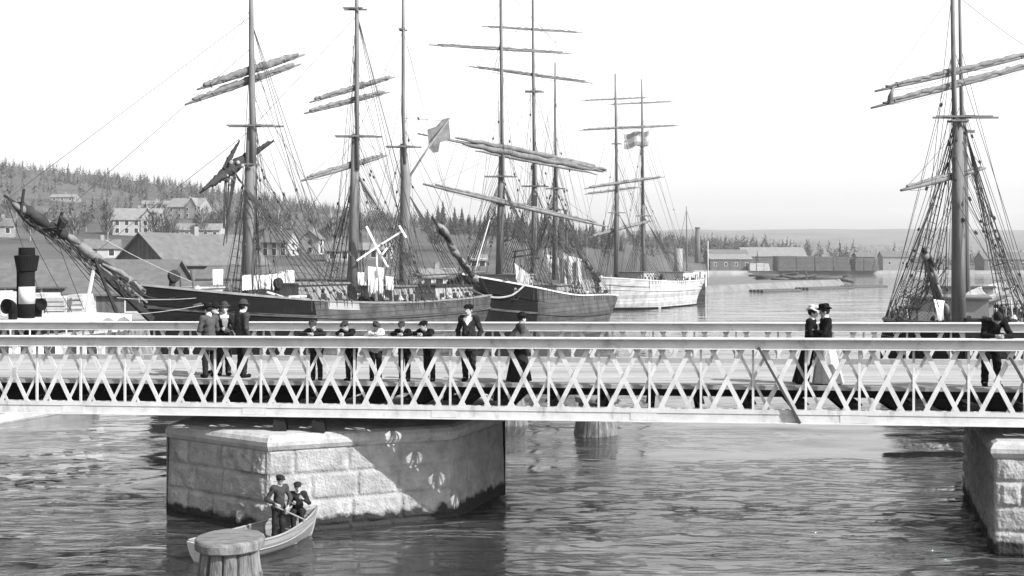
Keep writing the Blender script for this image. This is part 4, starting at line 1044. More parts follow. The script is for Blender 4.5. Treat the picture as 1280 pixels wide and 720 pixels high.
# ---- ship 3: white brig further out
r3 = thing('sailing_ship', 'white hulled two masted brig with a pale striped flag', 'ship', (17, 142, 0), 'sailing ships moored in the harbour')
s3 = make_hull(r3, (10.1, 129), (25.0, 156), 8.0, 3.95, 3.2, 3.2, M['hull_white'], M['rail_white'], .9, .62, .8, .66, wale=.72)
mast(s3, 136.5, None, [[(770, 350, 6.5), (771, 250, 6), (771.5, 225, 5)], [(771, 240, 3.5), (770, 150, 3.5), (769, 92, 2)]], [(760, 782, 266), (764, 778, 180)])
mast(s3, 143, None, [[(805, 352, 5), (804, 280, 5), (803.5, 240, 4.5)], [(804, 255, 3.2), (803, 160, 3.2), (802, 99, 1.8)]], [(795, 815, 270), (797, 810, 182)])
for a, c, r, w, sd_ in ((P(726, 126, 133), P(811, 122, 140), .08, .07, 1), (P(759, 131, 139), P(843, 127, 147), .08, .07, 2), (P(724, 163, 132.5), P(812, 158, 140), .1, .13, 3), (P(765, 161, 139), P(849, 157, 147.5), .1, .11, 4), (P(730, 236, 133), P(831, 221, 141), .12, .2, 5), (P(731, 243, 133.5), P(800, 234, 139), .1, .14, 6), (P(736, 297, 133.5), P(816, 276, 144), .12, .24, 7)):
    yard(s3, a, c, r, M['sail'], w, None, 60 + sd_)
for side in (1, -1):
    shrouds(s3, P(771, 262, 136.5), .76, -.025, 5, side, .03, rats=.9); shrouds(s3, P(804, 268, 143), .47, -.025, 5, side, .03, rats=.9)
    stays(s3, [(P(770, 180, 136.5), s3.pt(.64, 1, side)), (P(803, 182, 143), s3.pt(.36, 1, side))], .02, 'rope', 0, 'backstay')
for (x, y0, y1, yb, Yy, t, sd_) in ((770, 110, 280, 350, 136.5, .72, 1), (803, 110, 280, 352, 143, .42, 2)):
    running(s3, (P(x, y0, Yy), P(x, y1, Yy), P(x, yb, Yy)), t, 30 + sd_, 26, .022)
deck_gear(s3, 63, 130)
bs3 = spar(r3, 'bowsprit', [(P(752, 356, 130.5), .30), (P(741, 340, 127), .28), (P(722, 314, 123.5), .14)], M['darkspar'])
head_gear(bs3, [(722, 314, 123.4), (741, 340, 127), (750, 355, 130)], 73, 20, 34, 10, .36)
stays(s3, [(P(770, 225, 136.5), P(738, 336, 126.5)), (P(770, 120, 136.5), P(724, 316, 123.8)), (P(803, 230, 143), P(771, 345, 136.7)), (P(803, 150, 143), P(771, 240, 136.6))], .022)
mb = MB(); nx, ny = 12, 6
mb.grid([[P(lerp(780, 811, i / nx), lerp(167, 186, j / ny) - 4 * i / nx + 1.5 * math.sin(i * .8), 143.6 + .14 * math.sin(i * .9 + j * .3)) for i in range(nx + 1)] for j in range(ny + 1)]); mb.grid([[P(lerp(780, 811, i / nx), lerp(167, 186, j / ny) - 4 * i / nx + 1.5 * math.sin(i * .8), 143.64 + .14 * math.sin(i * .9 + j * .3)) for i in range(nx + 1)] for j in range(ny + 1)])
mb.mi = [1 if (k % (nx * ny)) // nx in (2, 3) else 0 for k in range(len(mb.f))]
tag(mb.build('flag', [M['flag_pale'], M['linen']], origin=P(795, 175, 143.6)), 'pale striped flag flying between the masts of the white brig', 'flag')
deckhouse(s3, .62, 3.5, 3.4, 2.0, M['wall_pale'], M['spar']); deckhouse(s3, .15, 4, 3.4, 2.0, M['white'], M['roof_light']); deck_clutter(s3, 13, 14, .08, .92)
NEAR3 = 1 if s3.sd.x > 0 else -1
side_panel(s3, .0, 1.0, .22, .305, M['hull_dark'], 'boot_topping', NEAR3, 24, .02)

# ---- ship 4: at the right, seen almost bow on
r4 = thing('sailing_ship', 'dark sailing ship seen bow on behind the bridge with wide shrouds', 'ship', (23, 62, 0), 'sailing ships moored in the harbour')
s4 = make_hull(r4, (20.8, 50.5), (31.5, 78), 8.2, 3.05, 2.65, 2.8, M['hull_dark'], M['spar'], .9, .65, .8, .74)
mast(s4, 55.5, None, [[(1198, 402, 17), (1198, 280, 16), (1197, 150, 12)], [(1194, 175, 6), (1192, 90, 6), (1190, -50, 4.5)]], [(1166, 1248, 147), (1184, 1210, 152)])
mast(s4, 63, None, [[(1209, 400, 9), (1206, 250, 9), (1204, 140, 7)], [(1202, 160, 4.5), (1201, 80, 4.5), (1199, -30, 3)]], [(1190, 1218, 165)])
yard(s4, P(1094, 114, 53.5), P(1302, 66, 58.5), .13, M['sail'], .14, P(1191, -10, 55.3), 21, sag=.3)
yard(s4, P(1089, 135, 53.5), P(1304, 78, 58.5), .13, M['sail'], .13, None, 22, sag=.2)
yard(s4, P(1126, 238, 54), P(1232, 210, 57), .15, M['sail'], .10, P(1197, 160, 55.4), 23)
mb = MB(); mb.tube([P(1117, 108, 53.8), P(1113, 122, 53.8), P(1110, 130, 53.8)], [.04, .14, .05], 7); mb.build('hanging_canvas', M['sail'], r4, True)
def fan(root, top, feet, r=.024, rungs=.42):
    mb = MB(); n = len(feet); tops = [top + V(.05 * k, 0, -.08 * k) for k in range(n)]
    r *= 1.3
    for f, q in zip(feet, tops):
        mb.rope(f, q, r, 0, 5); d = (q - f).normalized(); mb.lathe(f + d * .1, [(.04, 0), (.11, .05), (.11, .12), (.04, .16)], 7, d); mb.lathe(f + d * .75, [(.04, 0), (.11, .05), (.11, .12), (.04, .16)], 7, d)
    h = top.z - feet[0].z; q = 1.0
    while q < h * .92:
        a = [lerp(f, t_, q / h) for f, t_ in zip(feet, tops)]
        for i in range(n - 1): mb.rope(a[i], a[i + 1], r * .5, 0, 3)
        q += rungs
    return mb.build('shrouds', M['rope'], root)
fan(r4, P(1192, 155, 55.4), [P(1120 + 8 * k, 404, 55.2 + k * .7) for k in range(4)])
fan(r4, P(1204, 155, 55.4), [P(1284 - 9 * k, 404, 56 + k * .8) for k in range(4)])
fan(r4, P(1202, 168, 63), [P(1150 + 6 * k, 400, 63 + k * .7) for k in range(3)], .02)
fan(r4, P(1207, 168, 63), [P(1262 - 6 * k, 398, 64 + k * .7) for k in range(3)], .02)
stays(s4, [(P(1192, 60, 55.3), P(1108, 400, 57)), (P(1192, 60, 55.3), P(1300, 400, 58)), (P(1201, 60, 63), P(1140, 398, 66)), (P(1201, 60, 63), P(1290, 398, 66)), (P(1196, 155, 55.2), P(1168, 340, 50)), (P(1192, 50, 55.2), P(1158, 316, 47.4)), (P(1191, -20, 55.2), P(1156, 312, 47)), (P(1197, 150, 55.5), P(1240, 320, 60))], .016)
for (x, y0, y1, yb, Yy, t, sd_) in ((1193, 60, 260, 400, 55.4, .8, 1), (1203, 90, 260, 400, 63, .5, 2)):
    running(s4, (P(x, y0, Yy), P(x, y1, Yy), P(x, yb, Yy)), t, 40 + sd_, 26, .013)
deck_gear(s4, 64, 110)
bs4 = spar(r4, 'bowsprit', [(P(1184, 404, 52.2), .22), (P(1172, 372, 50), .2), (P(1163, 338, 48.4), .15), (P(1155, 312, 47), .11)], M['darkspar'])
head_gear(bs4, [(1155, 312, 47), (1163, 338, 48.4), (1172, 371, 50), (1182, 398, 51.8)], 74, 40, 34, 18, .17)
mb = MB(); rr = random.Random(12)
for k in range(26):
    x = rr.uniform(1122, 1186); y = rr.uniform(345, 400); Yk = 52 + rr.random() * 4
    mb.rope(P(1165 + rr.uniform(-6, 20), rr.uniform(318, 350), 50), P(x, max(y, 372), Yk), rr.uniform(.008, .014), .3, 4, 5)
mb.build('tangled_gear', M['rope'], r4)
mb = MB(); net = [[P(lerp(1128 - j * 1.2, 1166 + j * .8, i / 14), 348 + j * 4.6 + 3 * math.sin(i * .8), 54.5 + .3 * math.sin(i * 1.7 + j)) for i in range(15)] for j in range(13)]
for j in range(12):
    for i in range(14): mb.rope(net[j][i], net[j + 1][i + 1], .011, 0, 3); mb.rope(net[j][i + 1], net[j + 1][i], .011, 0, 3)
mb.build('hanging_net', M['rope'], r4)
cloth_sheet(r4, 'canvas_bundle', P(1167, 374, 49.2), P(1181, 376, 49.6), .9, M['linen'], .12, 5, taper=.5)
deckhouse(s4, .70, 4.4, 3.8, 2.1, M['wall_pale'], M['spar'], off=.6); deckhouse(s4, .4, 4, 3.8, 2.6, M['white'], M['roof_light']); deck_clutter(s4, 22, 12, .15, .9)
mb = MB(); rows = []
for i in range(15):
    t = i / 14; c = lerp(P(1213, 372, 60), P(1262, 352, 66), t); w = .95 * math.sin(math.pi * min(.97, max(.03, t))) ** .6
    dd = (P(1262, 352, 66) - P(1213, 372, 60)).normalized(); ss = V(dd.y, -dd.x, 0).normalized()
    rows.append([c + ss * w * math.sin(a) + V(0, 0, -.75 * math.cos(a) * (w / .95) ** .5) for a in [(-.5 + k / 10) * math.pi for k in range(11)]])
mb.grid(rows); tag(mb.build('lifeboat', M['hull_white'], origin=P(1238, 362, 63)), 'upturned white lifeboat stowed on the deck of the bow on ship', 'lifeboat')
lb = bpy.data.objects['lifeboat']

# ---- little steamer behind the brig and passenger steamer at the left
def funnel(root, c, r, h, band, top, mm, lean=V(0, 0, 0)):
    g = MB(); g.lathe(c, [(r, 0), (r, h)], 24, V(lean.x, lean.y, 1)); f = g.build('funnel', mm, root, True)
    if band: g = MB(); g.lathe(c, [(r + .006, band[0]), (r + .008, band[1])], 24, V(lean.x, lean.y, 1)); g.build('funnel_band', M['white'], f, True)
    if top:
        g = MB(); g.lathe(c, [(r + .01, h - .02), (r * 1.25, h + .02), (r * 1.42, h + r * 1.15), (r * 1.55, h + r * 1.9), (r * 1.55, h + r * 2.05), (r * 1.05, h + r * 2.1), (r * 1.0, h + r * 3.1), (r * .9, h + r * 3.1), (r * .9, h + r * 2)], 24); g.build('funnel_cowl', M['black'], f, False)
    return f
r5 = thing('steam_launch', 'small white steamer with tall grey funnel lying behind the white brig', 'steamer', (26, 172, 0))
s5 = make_hull(r5, (29.6, 168), (23.5, 188), 5, 3.2, 2.2, 2.5, M['hull_white'], M['rail_white'], .3, .7, .7, .6)
c = PZ(848, 172, 2.4); funnel(r5, c, .65, 5.4, None, False, M['wall_mid'])
mb = MB(); mb.abox(PZ(862, 172, 3.0), 3.4, 5, 2.2, .3); o = mb.build('wheelhouse', M['white'], r5)
for k in range(3): mb = MB(); mb.abox(PZ(858 + 6 * k, 169.3, 3.4), .6, .05, .7, .1); mb.build('wheelhouse_window', M['glass'], o)
spar(r5, 'signal_mast', [(PZ(859, 170, 2), .14), (P(858, 258, 170), .07)], M['spar'])
stays(s5, [(P(858, 262, 170), PZ(884, 168, 3)), (P(858, 262, 170), PZ(840, 176, 3))], .03)
mb = MB(); rr = random.Random(9)
for k in range(6): mb.tube([PZ(866 + 3 * k, 167.5, 2.4), PZ(867 + 3 * k, 167.5, 3.3 + rr.random())], [.2, .25], 8)
mb.build('deck_gear', M['canvas'], r5)

S0 = V(-18.75, 40.5, 0); SF = V(.32, .947, 0).normalized(); SS = V(-SF.y, SF.x, 0)
r6 = thing('passenger_steamer', 'white passenger steamer with black banded funnel beside the left end of the bridge', 'steamer', S0 + SS * 2.2)
s6 = make_hull(r6, (S0 + SF * 8 + SS * 2.2)[:2], (S0 - SF * 6.2 + SS * 2.2)[:2], 4.6, 1.75, 1.35, 1.5, M['hull_white'], M['rail_white'], .4, .75, .5, .66)
def sp(s_, w, z): return S0 + SF * s_ + SS * w + V(0, 0, z)
mb = MB(); mb.hexa([sp(-5.5, .35, 1.0), sp(6, .35, 1.0), sp(6, 4.0, 1.0), sp(-5.5, 4.0, 1.0), sp(-5.5, .35, 2.95), sp(6, .35, 2.95), sp(6, 4.0, 2.95), sp(-5.5, 4.0, 2.95)])
cab = mb.build('cabin', M['white'], r6)
for k in range(9):
    mb = MB(); s_ = -4.9 + 1.22 * k; mb.hexa([sp(s_, .335, 1.9), sp(s_ + .62, .335, 1.9), sp(s_ + .62, .365, 1.9), sp(s_, .365, 1.9), sp(s_, .335, 2.75), sp(s_ + .62, .335, 2.75), sp(s_ + .62, .365, 2.75), sp(s_, .365, 2.75)]); mb.build('cabin_window', M['glass'], cab)
mb = MB(); mb.hexa([sp(-6, .0, 2.96), sp(7.6, .0, 2.96), sp(7.6, 4.4, 2.96), sp(-6, 4.4, 2.96), sp(-6, 0, 3.06), sp(7.6, 0, 3.06), sp(7.6, 4.4, 3.06), sp(-6, 4.4, 3.06)]); mb.build('upper_deck', M['shipdeck'], r6)
aw = MB(); rows = []
for j in range(6):
    w = lerp(.15, 4.2, j / 5); rows.append([sp(lerp(-1.5, 7.4, i / 20), w, 3.66 + .05 * math.sin(math.pi * j / 5) - .0 * i) for i in range(21)])
aw.grid(rows); awn = aw.build('awning', M['canvas'], r6)
aw = MB(); pp = []
for i in range(9):      # scalloped edge: an arch between every pair of stanchions
    s0_, s1_ = -1.5 + 8.9 * i / 9, -1.5 + 8.9 * (i + 1) / 9; N = 10
    top = [sp(lerp(s0_, s1_, k / N), .15, 3.66) for k in range(N + 1)]; low = [sp(lerp(s0_, s1_, k / N), .15, 3.30 + .26 * math.sin(math.pi * k / N) ** .7) for k in range(N + 1)]
    aw.grid([top, low])
aw.build('awning_valance', M['canvas'], awn)
for i in range(10):
    for w in (.15, 4.2): mb = MB(); mb.tube([sp(-1.5 + 8.9 * i / 9, w, 3.06), sp(-1.5 + 8.9 * i / 9, w, 3.66)], .035, 6); mb.build('stanchion', M['white'], awn)
fc = P(33.5, 403, 43.6); funnel(r6, V(fc.x, fc.y, 3.06), .30, 2.5, (1.2, 1.88), True, M['black'])
for (px, Yv, sc_) in ((16, 42.6, 1.0), (47, 44.4, .85)):
    g = MB(); c = PZ(px, Yv, 3.25); g.tube([c, c + V(0, 0, .55), c + V(.02, -.02, .8), c + V(.0, -.12, .95)], [.16, .16, .17, .2], 12); dd = V(-.35, -.9, .05).normalized() if px < 30 else V(.85, -.5, .05).normalized()
    g.lathe(c + V(0, -.05, .95), [(.12, -.12), (.2, -.02), (.28 * sc_, .16), (.30 * sc_, .30), (.28 * sc_, .30), (.24 * sc_, .16)], 16, dd); g.build('vent_cowl', M['black'], r6, True)
mb = MB(); mb.tube([P(22, 320, 43.5), V(*P(22, 320, 43.5).xy, 3.2)], .04, 6); mb.build('steam_pipe', M['black'], r6)

# ---------------------------------------------------------------- land
SKY = [(-500, 172), (-200, 181), (0, 194), (130, 206), (250, 222), (330, 236), (420, 250), (560, 268), (640, 274), (760, 284), (880, 292), (980, 305), (1060, 318)]
def interp(tab, x):
    if x <= tab[0][0]: return tab[0][1]
    for (x0, y0), (x1, y1) in zip(tab, tab[1:]):
        if x <= x1: return lerp(y0, y1, (x - x0) / (x1 - x0))
    return tab[-1][1]
def hill_z(X, Y):
    px = 640 + X / 900 * F
    crest = max(1.6, H + (HY - interp(SKY, px)) * 900 / F - 10)
    start = 165 + 330 * min(1, max(0, (X - 10) / 70))
    if Y <= start: return 1.6
    s = min(1.0, (Y - start) / (900 - start)) ** .75
    fall = max(0, (Y - 950) / 900)
    z = 1.6 + (crest - 1.6) * s * (1 - .7 * min(1, fall))
    return z + 2.2 * s * mnoise.fractal(V(X * .012, Y * .012, 3), 1, 2, 3) * min(1, crest / 20)
def ground_at(px, y):
    Y = 175
    while Y < 900:
        if H - (y - HY) / F * Y <= hill_z((px - 640) / F * Y, Y): return Y
        Y += 3
    return 880
gm = mat('hill_ground', 0.05, 0.95, 0.4, 0.03, 0.3, 0.4)
mb = MB(); xs = [-900 + 22 * i for i in range(70)]; ys = [160 + 14 * j if j < 60 else 1000 + 60 * (j - 60) for j in range(76)]
def shore_cut(X, Y):   # land stops at the harbour on the right
    if X > 20 and Y < 484: return -3.0
    return hill_z(X, Y)
mb.grid([[(x, y, shore_cut(x, y)) for x in xs] for y in ys])
structure(mb.build('hillside', gm, None, True))
QE = [(-120, 46), (-34, 52), (-25, 66), (-15, 86), (-4, 106), (7, 128), (15, 152), (21, 176), (24, 200)]
mb = MB(); n = len(QE)
top = [(x, y, 1.7) for x, y in QE] + [(24, 240, 1.7), (-120, 240, 1.7)]; bot = [(x, y, -1.5) for x, y in QE]
mb.add(top, [tuple(range(len(top)))]); mb.add([(x, y, 1.7) for x, y in QE] + bot, [(i, n + i, n + i + 1, i + 1) for i in range(n - 1)])
structure(mb.build('quay', M['quay']))
mb = MB()    # far shore strip with its stone edge
fs = [(78, 470), (120, 476), (180, 478), (420, 480)]
mb.add([(x, y, 1.4) for x, y in fs] + [(420, 900, 1.4), (78, 900, 1.4)], [tuple(range(6))]); mb.add([(x, y, 1.4) for x, y in fs] + [(x, y, -1) for x, y in fs], [(i, 4 + i, 5 + i, i + 1) for i in range(3)])
mb.add([(78, 470, 1.4), (78, 900, 1.4), (78, 900, -1), (78, 470, -1)], [(0, 1, 2, 3)])
structure(mb.build('far_shore', mat('shore_stone', 0.2, 0.95, 0.25, .2)))
mb = MB(); xs = [-1400 + 30 * i for i in range(168)]
mb.grid([[(x, y, -1 + f * (H + (HY - (287.5 + 1.5 * math.sin(x * .0013) - 3.5 * math.exp(-((x - 900) / 500) ** 2))) * 2600 / F + 7 * mnoise.fractal(V(x * .0022, 0, 1), .9, 2.2, 5)) if x > -1200 else 0) for x in xs] for y, f in ((1500, 0), (1900, .35), (2300, .8), (2600, 1.0), (2900, .9))])
structure(mb.build('far_hill', mat('far_hill_wood', 0.05, 0.95, 0.6, .012), None, True))
mb = MB()
jp = [(30, 198), (37, 205), (52, 226), (68, 250), (80, 268), (84, 300), (70, 320), (40, 300), (24, 250)]
mb.add([(x, y, 1.3 + .3 * mnoise.noise(V(x * .1, y * .1, 0))) for x, y in jp] + [(x + (1.5 if i < 5 else 0), y - 1.2, -.8) for i, (x, y) in enumerate(jp)], [tuple(range(9))] + [(i, 9 + i, 9 + (i + 1) % 9, (i + 1) % 9) for i in range(9)])
structure(mb.build('jetty', mat('jetty_stone', 0.10, 0.95, 0.3, .5, .4, 2)))

# ---------------------------------------------------------------- buildings
def house(label, c, w, d, h, rh, rz, wallm, roofm, wins=3, chim=1, name='house', floors=1, group=None, cross=False, over=.35):
    root = thing(name, label, 'house' if name == 'house' else 'building', c, group)
    ex = V(math.cos(rz), math.sin(rz), 0); ey = V(-math.sin(rz), math.cos(rz), 0); c = Vector(c)
    q = lambda x, y, z: c + ex * x + ey * y + V(0, 0, z)
    g = MB(); g.hexa([q(-w / 2, -d / 2, -1), q(w / 2, -d / 2, -1), q(w / 2, d / 2, -1), q(-w / 2, d / 2, -1), q(-w / 2, -d / 2, h), q(w / 2, -d / 2, h), q(w / 2, d / 2, h), q(-w / 2, d / 2, h)])
    for sx in (-1, 1): g.add([q(sx * w / 2, -d / 2, h), q(sx * w / 2, d / 2, h), q(sx * w / 2, 0, h + rh)], [(0, 1, 2)])
    g.build('wall', wallm, root)
    g = MB(); W2, D2 = w / 2 + over, d / 2 + over; e = rh * over / (d / 2); t = .16
    for s in (-1, 1):
        g.hexa([q(-W2, s * D2, h - e), q(W2, s * D2, h - e), q(W2, 0, h + rh), q(-W2, 0, h + rh), q(-W2, s * D2, h - e + t), q(W2, s * D2, h - e + t), q(W2, 0, h + rh + t), q(-W2, 0, h + rh + t)])
    rf = g.build('roof', roofm, root)
    if cross:
        g = MB(); cw = w * .3; g.add([q(w * .25 - cw / 2, -d / 2 - .3, 0), q(w * .25 + cw / 2, -d / 2 - .3, 0), q(w * .25 + cw / 2, -d / 2 - .3, h + .2), q(w * .25, -d / 2 - .3, h + rh * .95), q(w * .25 - cw / 2, -d / 2 - .3, h + .2),
              q(w * .25 - cw / 2, 0, 0), q(w * .25 + cw / 2, 0, 0), q(w * .25 + cw / 2, 0, h + .2), q(w * .25, 0, h + rh * .95), q(w * .25 - cw / 2, 0, h + .2)], [(0, 1, 2, 3, 4), (1, 6, 7, 2), (0, 4, 9, 5)]); g.build('gable', wallm, root)
        g = MB()
        for s in (-1, 1): g.hexa([q(w * .25 + s * (cw / 2 + .3), -d / 2 - .7, h - .1), q(w * .25, -d / 2 - .7, h + rh), q(w * .25, .2, h + rh), q(w * .25 + s * (cw / 2 + .3), .2, h - .1), q(w * .25 + s * (cw / 2 + .3), -d / 2 - .7, h + .05), q(w * .25, -d / 2 - .7, h + rh + .15), q(w * .25, .2, h + rh + .15), q(w * .25 + s * (cw / 2 + .3), .2, h + .05)])
        g.build('gable_roof', roofm, root)
    for k in range(chim):
        g = MB(); x = w * ((k + .5) / chim - .5) * .8; g.abox(q(x, 0, h + rh + .3), .7, .7, 1.4, rz); g.build('chimney', M['wall_mid'], rf)
    for fl in range(floors):
        z = h * (fl + .55) / floors
        for k in range(wins):
            x = w * ((k + .5) / wins - .5)
            if cross and abs(x - w * .25) < w * .16: y = -d / 2 - .32
            else: y = -d / 2 - .02
            g = MB(); g.box(q(x, y, z), ex * .62, ey * .02, V(0, 0, .8)); fr = g.build('window', M['white'], root)
            g = MB(); g.box(q(x, y - .025, z), ex * .48, ey * .01, V(0, 0, .66)); g.build('pane', M['glass'], fr)
        for sx in (-1, 1):
            g = MB(); g.box(q(sx * (w / 2 + .02), 0, z), ex * .02, ey * .55, V(0, 0, .7)); fr = g.build('window', M['white'], root)
            g = MB(); g.box(q(sx * (w / 2 + .045), 0, z), ex * .01, ey * .42, V(0, 0, .56)); g.build('pane', M['glass'], fr)
    return root
HG = 'houses on the hillside'
for px, yb, wp_, hp_, rp, rz, wm, rm, wins, fl, cross, lab in [
    (174, 294, 56, 19, 14, .15, 'wall_pale', 'roof_light', 5, 2, True, 'large white house with cross gable standing halfway up the wooded hillside'),
    (237, 274, 44, 15, 11, -.2, 'wall_mid', 'roof_light', 4, 2, True, 'pale gabled house highest up the slope left of the first mast'),
    (196, 262, 34, 6, 5, .1, 'wall_mid', 'roof_light', 3, 1, False, 'low distant pale house just above the large white house'),
    (82, 252, 30, 5, 4, .0, 'wall_mid', 'roof_light', 3, 1, False, 'small distant light house below the tree line at the left end of the hill'),
    (4, 296, 26, 14, 9, .3, 'wall_mid', 'roof', 2, 1, False, 'pale house at the left end of the hill just above the funnel'),
    (250, 301, 56, 13, 8, .05, 'wall_pale', 'roof_light', 5, 1, False, 'long low white house directly above the gabled warehouse roof'),
    (350, 320, 38, 18, 13, -.35, 'wall_pale', 'roof', 3, 2, False, 'pale house with dark roof just right of the first mast'),
    (391, 318, 15, 20, 9, 1.3, 'wall_pale', 'roof', 1, 2, False, 'tall narrow white house with gable end between the first two masts'),
    (424, 327, 30, 14, 9, .1, 'wall_mid', 'roof', 2, 1, False, 'pale house partly hidden behind the second mast'),
    (470, 324, 40, 12, 8, -.1, 'wall_mid', 'roof_light', 3, 1, False, 'pale house behind the windmill pump'),
    (546, 352, 44, 20, 9, .25, 'wall_pale', 'roof_light', 3, 1, False, 'low pale harbour house right of the third mast'),
    (597, 332, 20, 7, 6, .1, 'wall_mid', 'roof_light', 2, 1, False, 'tiny pale house behind the raised bowsprit of the middle ship'),
    (128, 322, 40, 12, 10, .4, 'wall_pale', 'roof', 2, 1, False, 'pale house with dark roof just behind the raised bowsprit of the dark ship'),
]:
    Y = ground_at(px, yb) if yb < 345 else 150; k = Y / F
    X = (px - 640) / F * Y
    house(lab, (X, Y, min(hill_z(X, Y), H - (yb - HY) * k)), wp_ * k, max(4, wp_ * k * .7), hp_ * k, rp * k, rz, M[wm], M[rm], wins, 1, 'house', fl, HG, cross)
house('long low grey warehouse with plain roof along the left quay', PZ(50, 104, 1.7), 26, 10, 1.9, 2.3, .02, M['wall_grey'], M['roof'], 8, 0, 'warehouse')
house('gabled dark warehouse with small white chimney behind the dark ship bow', PZ(243, 135, 1.7), 17, 8.2, 4.0, 3.4, R(62), M['wall_grey'], M['roof'], 3, 1, 'warehouse', 1, None, False, .5)
house('low dark quay shed between the gabled warehouse and the ship washing', PZ(205, 92, 1.7), 14, 6, 1.5, .9, .05, M['wall_grey'], M['roof'], 4, 0, 'warehouse')
house('long dark quay shed behind the rigging of the barque', PZ(390, 128, 1.7), 24, 8, 2.2, 1.2, -.05, M['wall_grey'], M['roof'], 6, 0, 'warehouse')
# right hand shore
house('long pale roofed shed on the far shore above the timber stacks', PZ(964, 560, 1.4), 32, 16, 6.5, 4.5, 0, M['wall_grey'], M['roof_light'], 6, 0, 'warehouse')
house('dark roofed warehouse on the far shore beside the factory chimney', PZ(908, 525, 1.4), 19, 12, 6, 3.5, .1, M['wall_grey'], M['roof'], 5, 0, 'warehouse')
house('dark timber shed on the far shore waterline behind the flagpole', PZ(911, 480, 1.4), 18, 9, 5.0, 2.0, .02, M['wall_grey'], M['roof_light'], 4, 0, 'warehouse')
house('lone boarded shed with sloping roof at the right end of the timber stacks', PZ(1117, 484, 1.4), 11.5, 8, 6, 2.4, -.05, M['wall_mid'], M['roof'], 2, 0, 'warehouse')
house('small hut standing behind the right end of the long timber stack', PZ(1080, 520, 1.4), 8.5, 6, 6.2, 2, 0, M['wall_grey'], M['roof'], 2, 0, 'warehouse')
house('dark shed on the far shore behind the right hand shrouds', PZ(1252, 486, 1.4), 20, 9, 5, 3, .05, M['wall_grey'], M['roof'], 4, 0, 'warehouse')
for k, (px, y0, r) in enumerate(((872, 284, 1.0), (858, 268, .5))):
    if k: continue
    c = PZ(px, 520, 1.4); root = thing('factory_chimney', 'tall factory chimney on the far shore behind the small steamer', 'chimney', c)
    hgt = P(px, y0, 520).z - 1.4; g = MB(); g.lathe(c, [(1.5, 0), (1.05, hgt - .8)], 16); g.build('stack', M['wall_grey'], root, True); g = MB(); g.lathe(c + V(0, 0, hgt - .8), [(1.1, 0), (1.3, .2), (1.3, .7), (.9, .8)], 16); g.build('stack_rim', M['wall_grey'], root)
def stack(label, c, w, d, h, rz, m, slope=0.0, name='timber_stack', courses=6):
    root = thing(name, label, 'timber', c); rr = random.Random(int(c[0] * 7)); c = Vector(c)
    ex = V(math.cos(rz), math.sin(rz), 0); ey = V(-math.sin(rz), math.cos(rz), 0)
    n = max(3, int(w / (h * 1.2)))
    for i in range(n):
        x0 = -w / 2 + w * i / n; x1 = x0 + w / n * .97; hh = h * rr.uniform(.9, 1.0); dd = rr.uniform(-.15, .15); g = MB(); so = slope if i == n - 1 else 0
        g.hexa([c + ex * a + ey * bb + V(0, 0, z) for z, sl in ((0, 0), (hh, 1)) for a, bb in ((x0, -d / 2 + dd), (x1, -d / 2 + dd), (x1, d / 2), (x0, d / 2)) for a in [a - (so if (sl and a == x1) else 0)]])
        for cc in range(courses):
            z = hh * (cc + .5) / courses; g.box(c + ex * (x0 + x1) / 2 + ey * (-d / 2 + dd - .06 - rr.uniform(0, .1)) + V(0, 0, z), ex * ((x1 - x0) / 2 * rr.uniform(.85, .99) - so * z / hh * .5), ey * .06, V(0, 0, hh / courses * .40))
        g.build('board_pile', m, root)
    return root
stack('long dark weathered timber stack lining the far shore', PZ(1015, 476, 1.35), 32, 9, 6.6, 0, M['timber_dark'], 2)
stack('shorter dark timber stack joining the long one on its right', PZ(1081, 477, 1.35), 11, 8, 5.6, 0, M['timber_dark'], 2.5)
stack('low pale timber stack beside the dark shed on the far shore', PZ(948, 476, 1.35), 9, 6, 3.4, 0, M['timber'], 1)
stack('pale sawn timber stack on the quay right of the black funnel', P(81, 398, 60) * V(1, 1, 0).length * 0 + PZ(80, 60, 1.7), 3.4, 2.4, 2.55, .05, M['timber'], .5, courses=9)
stack('pale sawn timber stack on the quay left of the black funnel', PZ(-8, 60, 1.7), 3.0, 2.4, 2.7, -.05, M['timber'], .8, courses=9)
mb = MB(); c = PZ(885, 206, .9); mb.tube([c, P(885, 301, 206)], [.11, .06], 8); pole = mb.build('flagpole', M['white'], None, True, c)
tag(pole, 'bare white flagpole standing on the stone jetty past the steamer', 'flagpole')
rr = random.Random(31)
lr = thing('log_heap', 'heap of dark logs lying at the outer end of the stone jetty', 'logs', (76, 285, 1.0))
for k in range(22):
    a = V(rr.uniform(62, 82), rr.uniform(262, 290), 1.0 + rr.uniform(.1, 1.3)); d = V(rr.uniform(-.3, 1), rr.uniform(-.5, .5), rr.uniform(-.06, .06)).normalized()
    g = MB(); g.tube([a - d * rr.uniform(3, 5), a + d * rr.uniform(3, 5)], [rr.uniform(.25, .4)] * 2, 8); g.build('log', M['log'], lr, True)
for k, (x, y, l) in enumerate(((45, 207, 9), (58, 224, 12), (72, 240, 10))):
    g = MB()
    for j in range(4): g.tube([V(x + j * .5, y - j * .9, .05), V(x + l + j * .5, y + l * .75 - j * .9, .05)], .4, 8)
    tag(g.build('log_raft', M['log'], origin=(x, y, 0)), ['log raft floating nearest the white flagpole', 'long log raft floating along the middle of the jetty', 'log raft floating off the outer end of the jetty'][k], 'raft', 'log rafts by the jetty')

